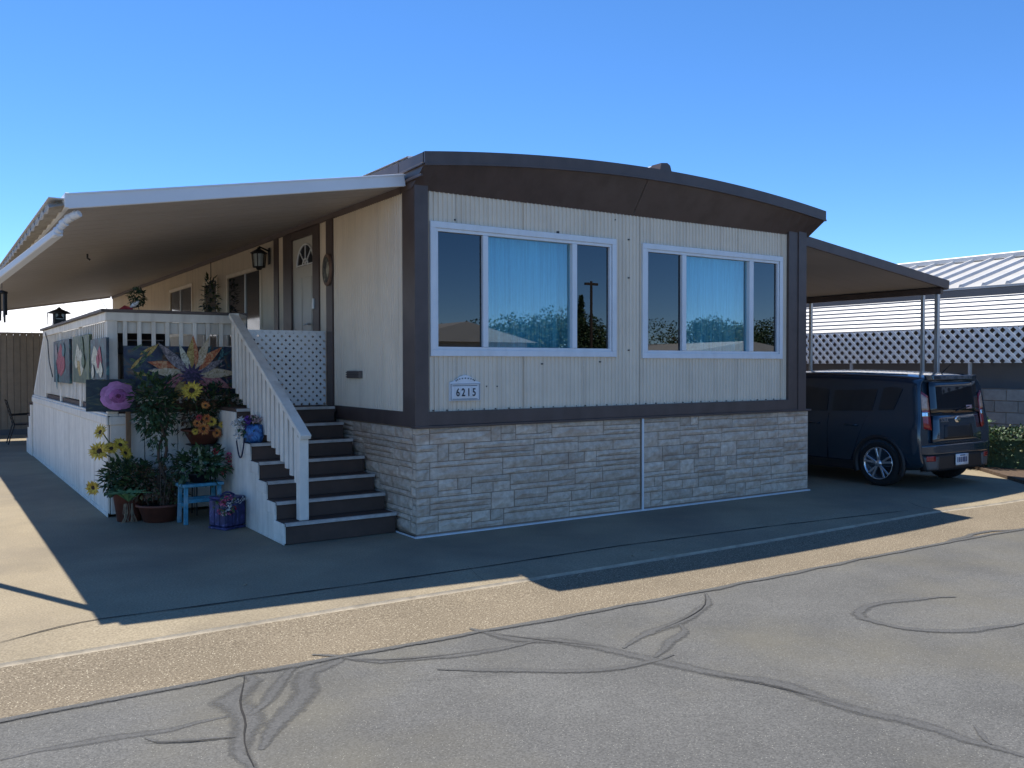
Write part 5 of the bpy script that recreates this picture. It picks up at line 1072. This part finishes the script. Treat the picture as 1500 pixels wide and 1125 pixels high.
# ------------------------------------------------------------------ across the street (seen mirrored in the front windows)
def mir(px, py, yv): p = bp(px, py, y=yv); return Vector((p.x, .1 - yv, p.z))
def tree(label, base, h, rad, seed, n=9000, cat='tree', cone=False, group=None, ls=.17):
    t = thing('conifer' if cone else 'leafy_tree', base, label, cat, group); rr = random.Random(seed)
    top = base + Vector((0, 0, h)); MB().tube([base, base + Vector((.05, .05, h * .35)), base + Vector((0, .1, h * .75))], [.22, .16, .05], 8).build('trunk', M['bark'], t)
    if not cone:
        for i in range(6):
            a = i * 1.05 + rr.random(); MB().tube([base + Vector((0, 0, h * (.28 + .05 * i))), base + Vector((rad * .35 * math.cos(a), rad * .35 * math.sin(a), h * (.45 + .05 * i))), base + Vector((rad * .7 * math.cos(a), rad * .7 * math.sin(a), h * (.58 + .05 * i)))], [.09, .06, .02], 6).build('limb', M['bark'], t)
    b = MB(); cl = [(Vector((rr.uniform(-1, 1), rr.uniform(-1, 1), rr.uniform(-.8, 1))), rr.uniform(.28, .55)) for _ in range(22)]
    for i in range(n):
        if cone: z = rr.random() ** 1.4; r_ = rad * (1 - z) * math.sqrt(rr.random()); a = rr.uniform(0, 6.28); p = base + Vector((r_ * math.cos(a), r_ * math.sin(a), .4 + z * (h - .4)))
        else:
            c, cr = rr.choice(cl); d = Vector((rr.gauss(0, 1), rr.gauss(0, 1), rr.gauss(0, 1))).normalized() * cr * rr.random() ** .4; q_ = c * .62 + d; p = base + Vector((q_.x * rad, q_.y * rad, h * .56 + q_.z * h * .46))
        add_leaf(b, p, Vector((rr.gauss(0, 1), rr.gauss(0, 1), rr.gauss(0, .8))), Vector((rr.uniform(-1, 1), rr.uniform(-1, 1), 1)), ls * rr.uniform(.7, 1.3), ls * .6, rr.choice([0, 1, 1, 2]))
    tag(b.build('crown', [LG[0], LG[1], LG[2]], t, fixn=False), kind='stuff'); return t
gt_ = 'leafy trees across the street'
for i, (px, py, yv, rad) in enumerate([(757, 462, 27, 2.6), (812, 458, 29, 2.8), (880, 475, 30, 2.4), (1030, 462, 30, 3.2), (1110, 466, 33, 3.4), (680, 486, 26, 2.2)]):
    p = mir(px, py, yv); tree('green leafy tree across the street mirrored in the front windows', Vector((p.x, p.y, ZR)), p.z + .1, rad, 500 + i, group=gt_)
p = mir(851, 432, 30); tree('slim dark conifer across the street', Vector((p.x, p.y, ZR)), p.z, .9, 520, 5000, 'tree', True)
up_ = mir(866, 412, 22); ul = thing('utility_pole', (up_.x, up_.y, ZR), 'slim brown utility pole across the street', 'utility pole')
MB().tube([(up_.x, up_.y, ZR), (up_.x, up_.y, up_.z)], [.07, .055], 10).build('pole', M['bark'], ul); MB().bar((up_.x - .35, up_.y, up_.z - .12), (up_.x + .35, up_.y, up_.z - .12), .08, .10).build('cross_arm', M['bark'], ul)
def opp_home(label, x0, x1, y0, y1, h, seed):
    t = thing('opposite_home', ((x0 + x1) / 2, y1, ZR), label, 'house'); box_part('wall', M['siding'], t, x0, x1, y0, y1, ZR, h, 0); xm = (x0 + x1) / 2
    b = MB(); b.add([(x0 - .3, y0 - .3, h), (x1 + .3, y0 - .3, h), (xm, y0 - .3, h + .75), (x0 - .3, y1 + .3, h), (x1 + .3, y1 + .3, h), (xm, y1 + .3, h + .75)], [(0, 3, 5, 2), (1, 2, 5, 4), (0, 2, 1), (3, 4, 5), (0, 1, 4, 3)]); b.build('roof', mat('pale_roof_%d' % seed, (.58, .54, .48), .7, .08, 2), t)
    for k in (.28, .72): box_part('window', M['darkglass'], t, x0 + (x1 - x0) * k - .7, x0 + (x1 - x0) * k + .7, y1 + .001, y1 + .03, 1.2, 2.3, 0)
a = mir(722, 470, 21); opp_home('tan home with pale roof across the street', a.x - 4.2, a.x + 1.6, a.y - 9, a.y, 2.55, 1)
a = mir(1060, 500, 25); opp_home('tan home with low pale roof farther along the street', a.x - 3.5, a.x + 7, a.y - 8, a.y, 2.2, 2)
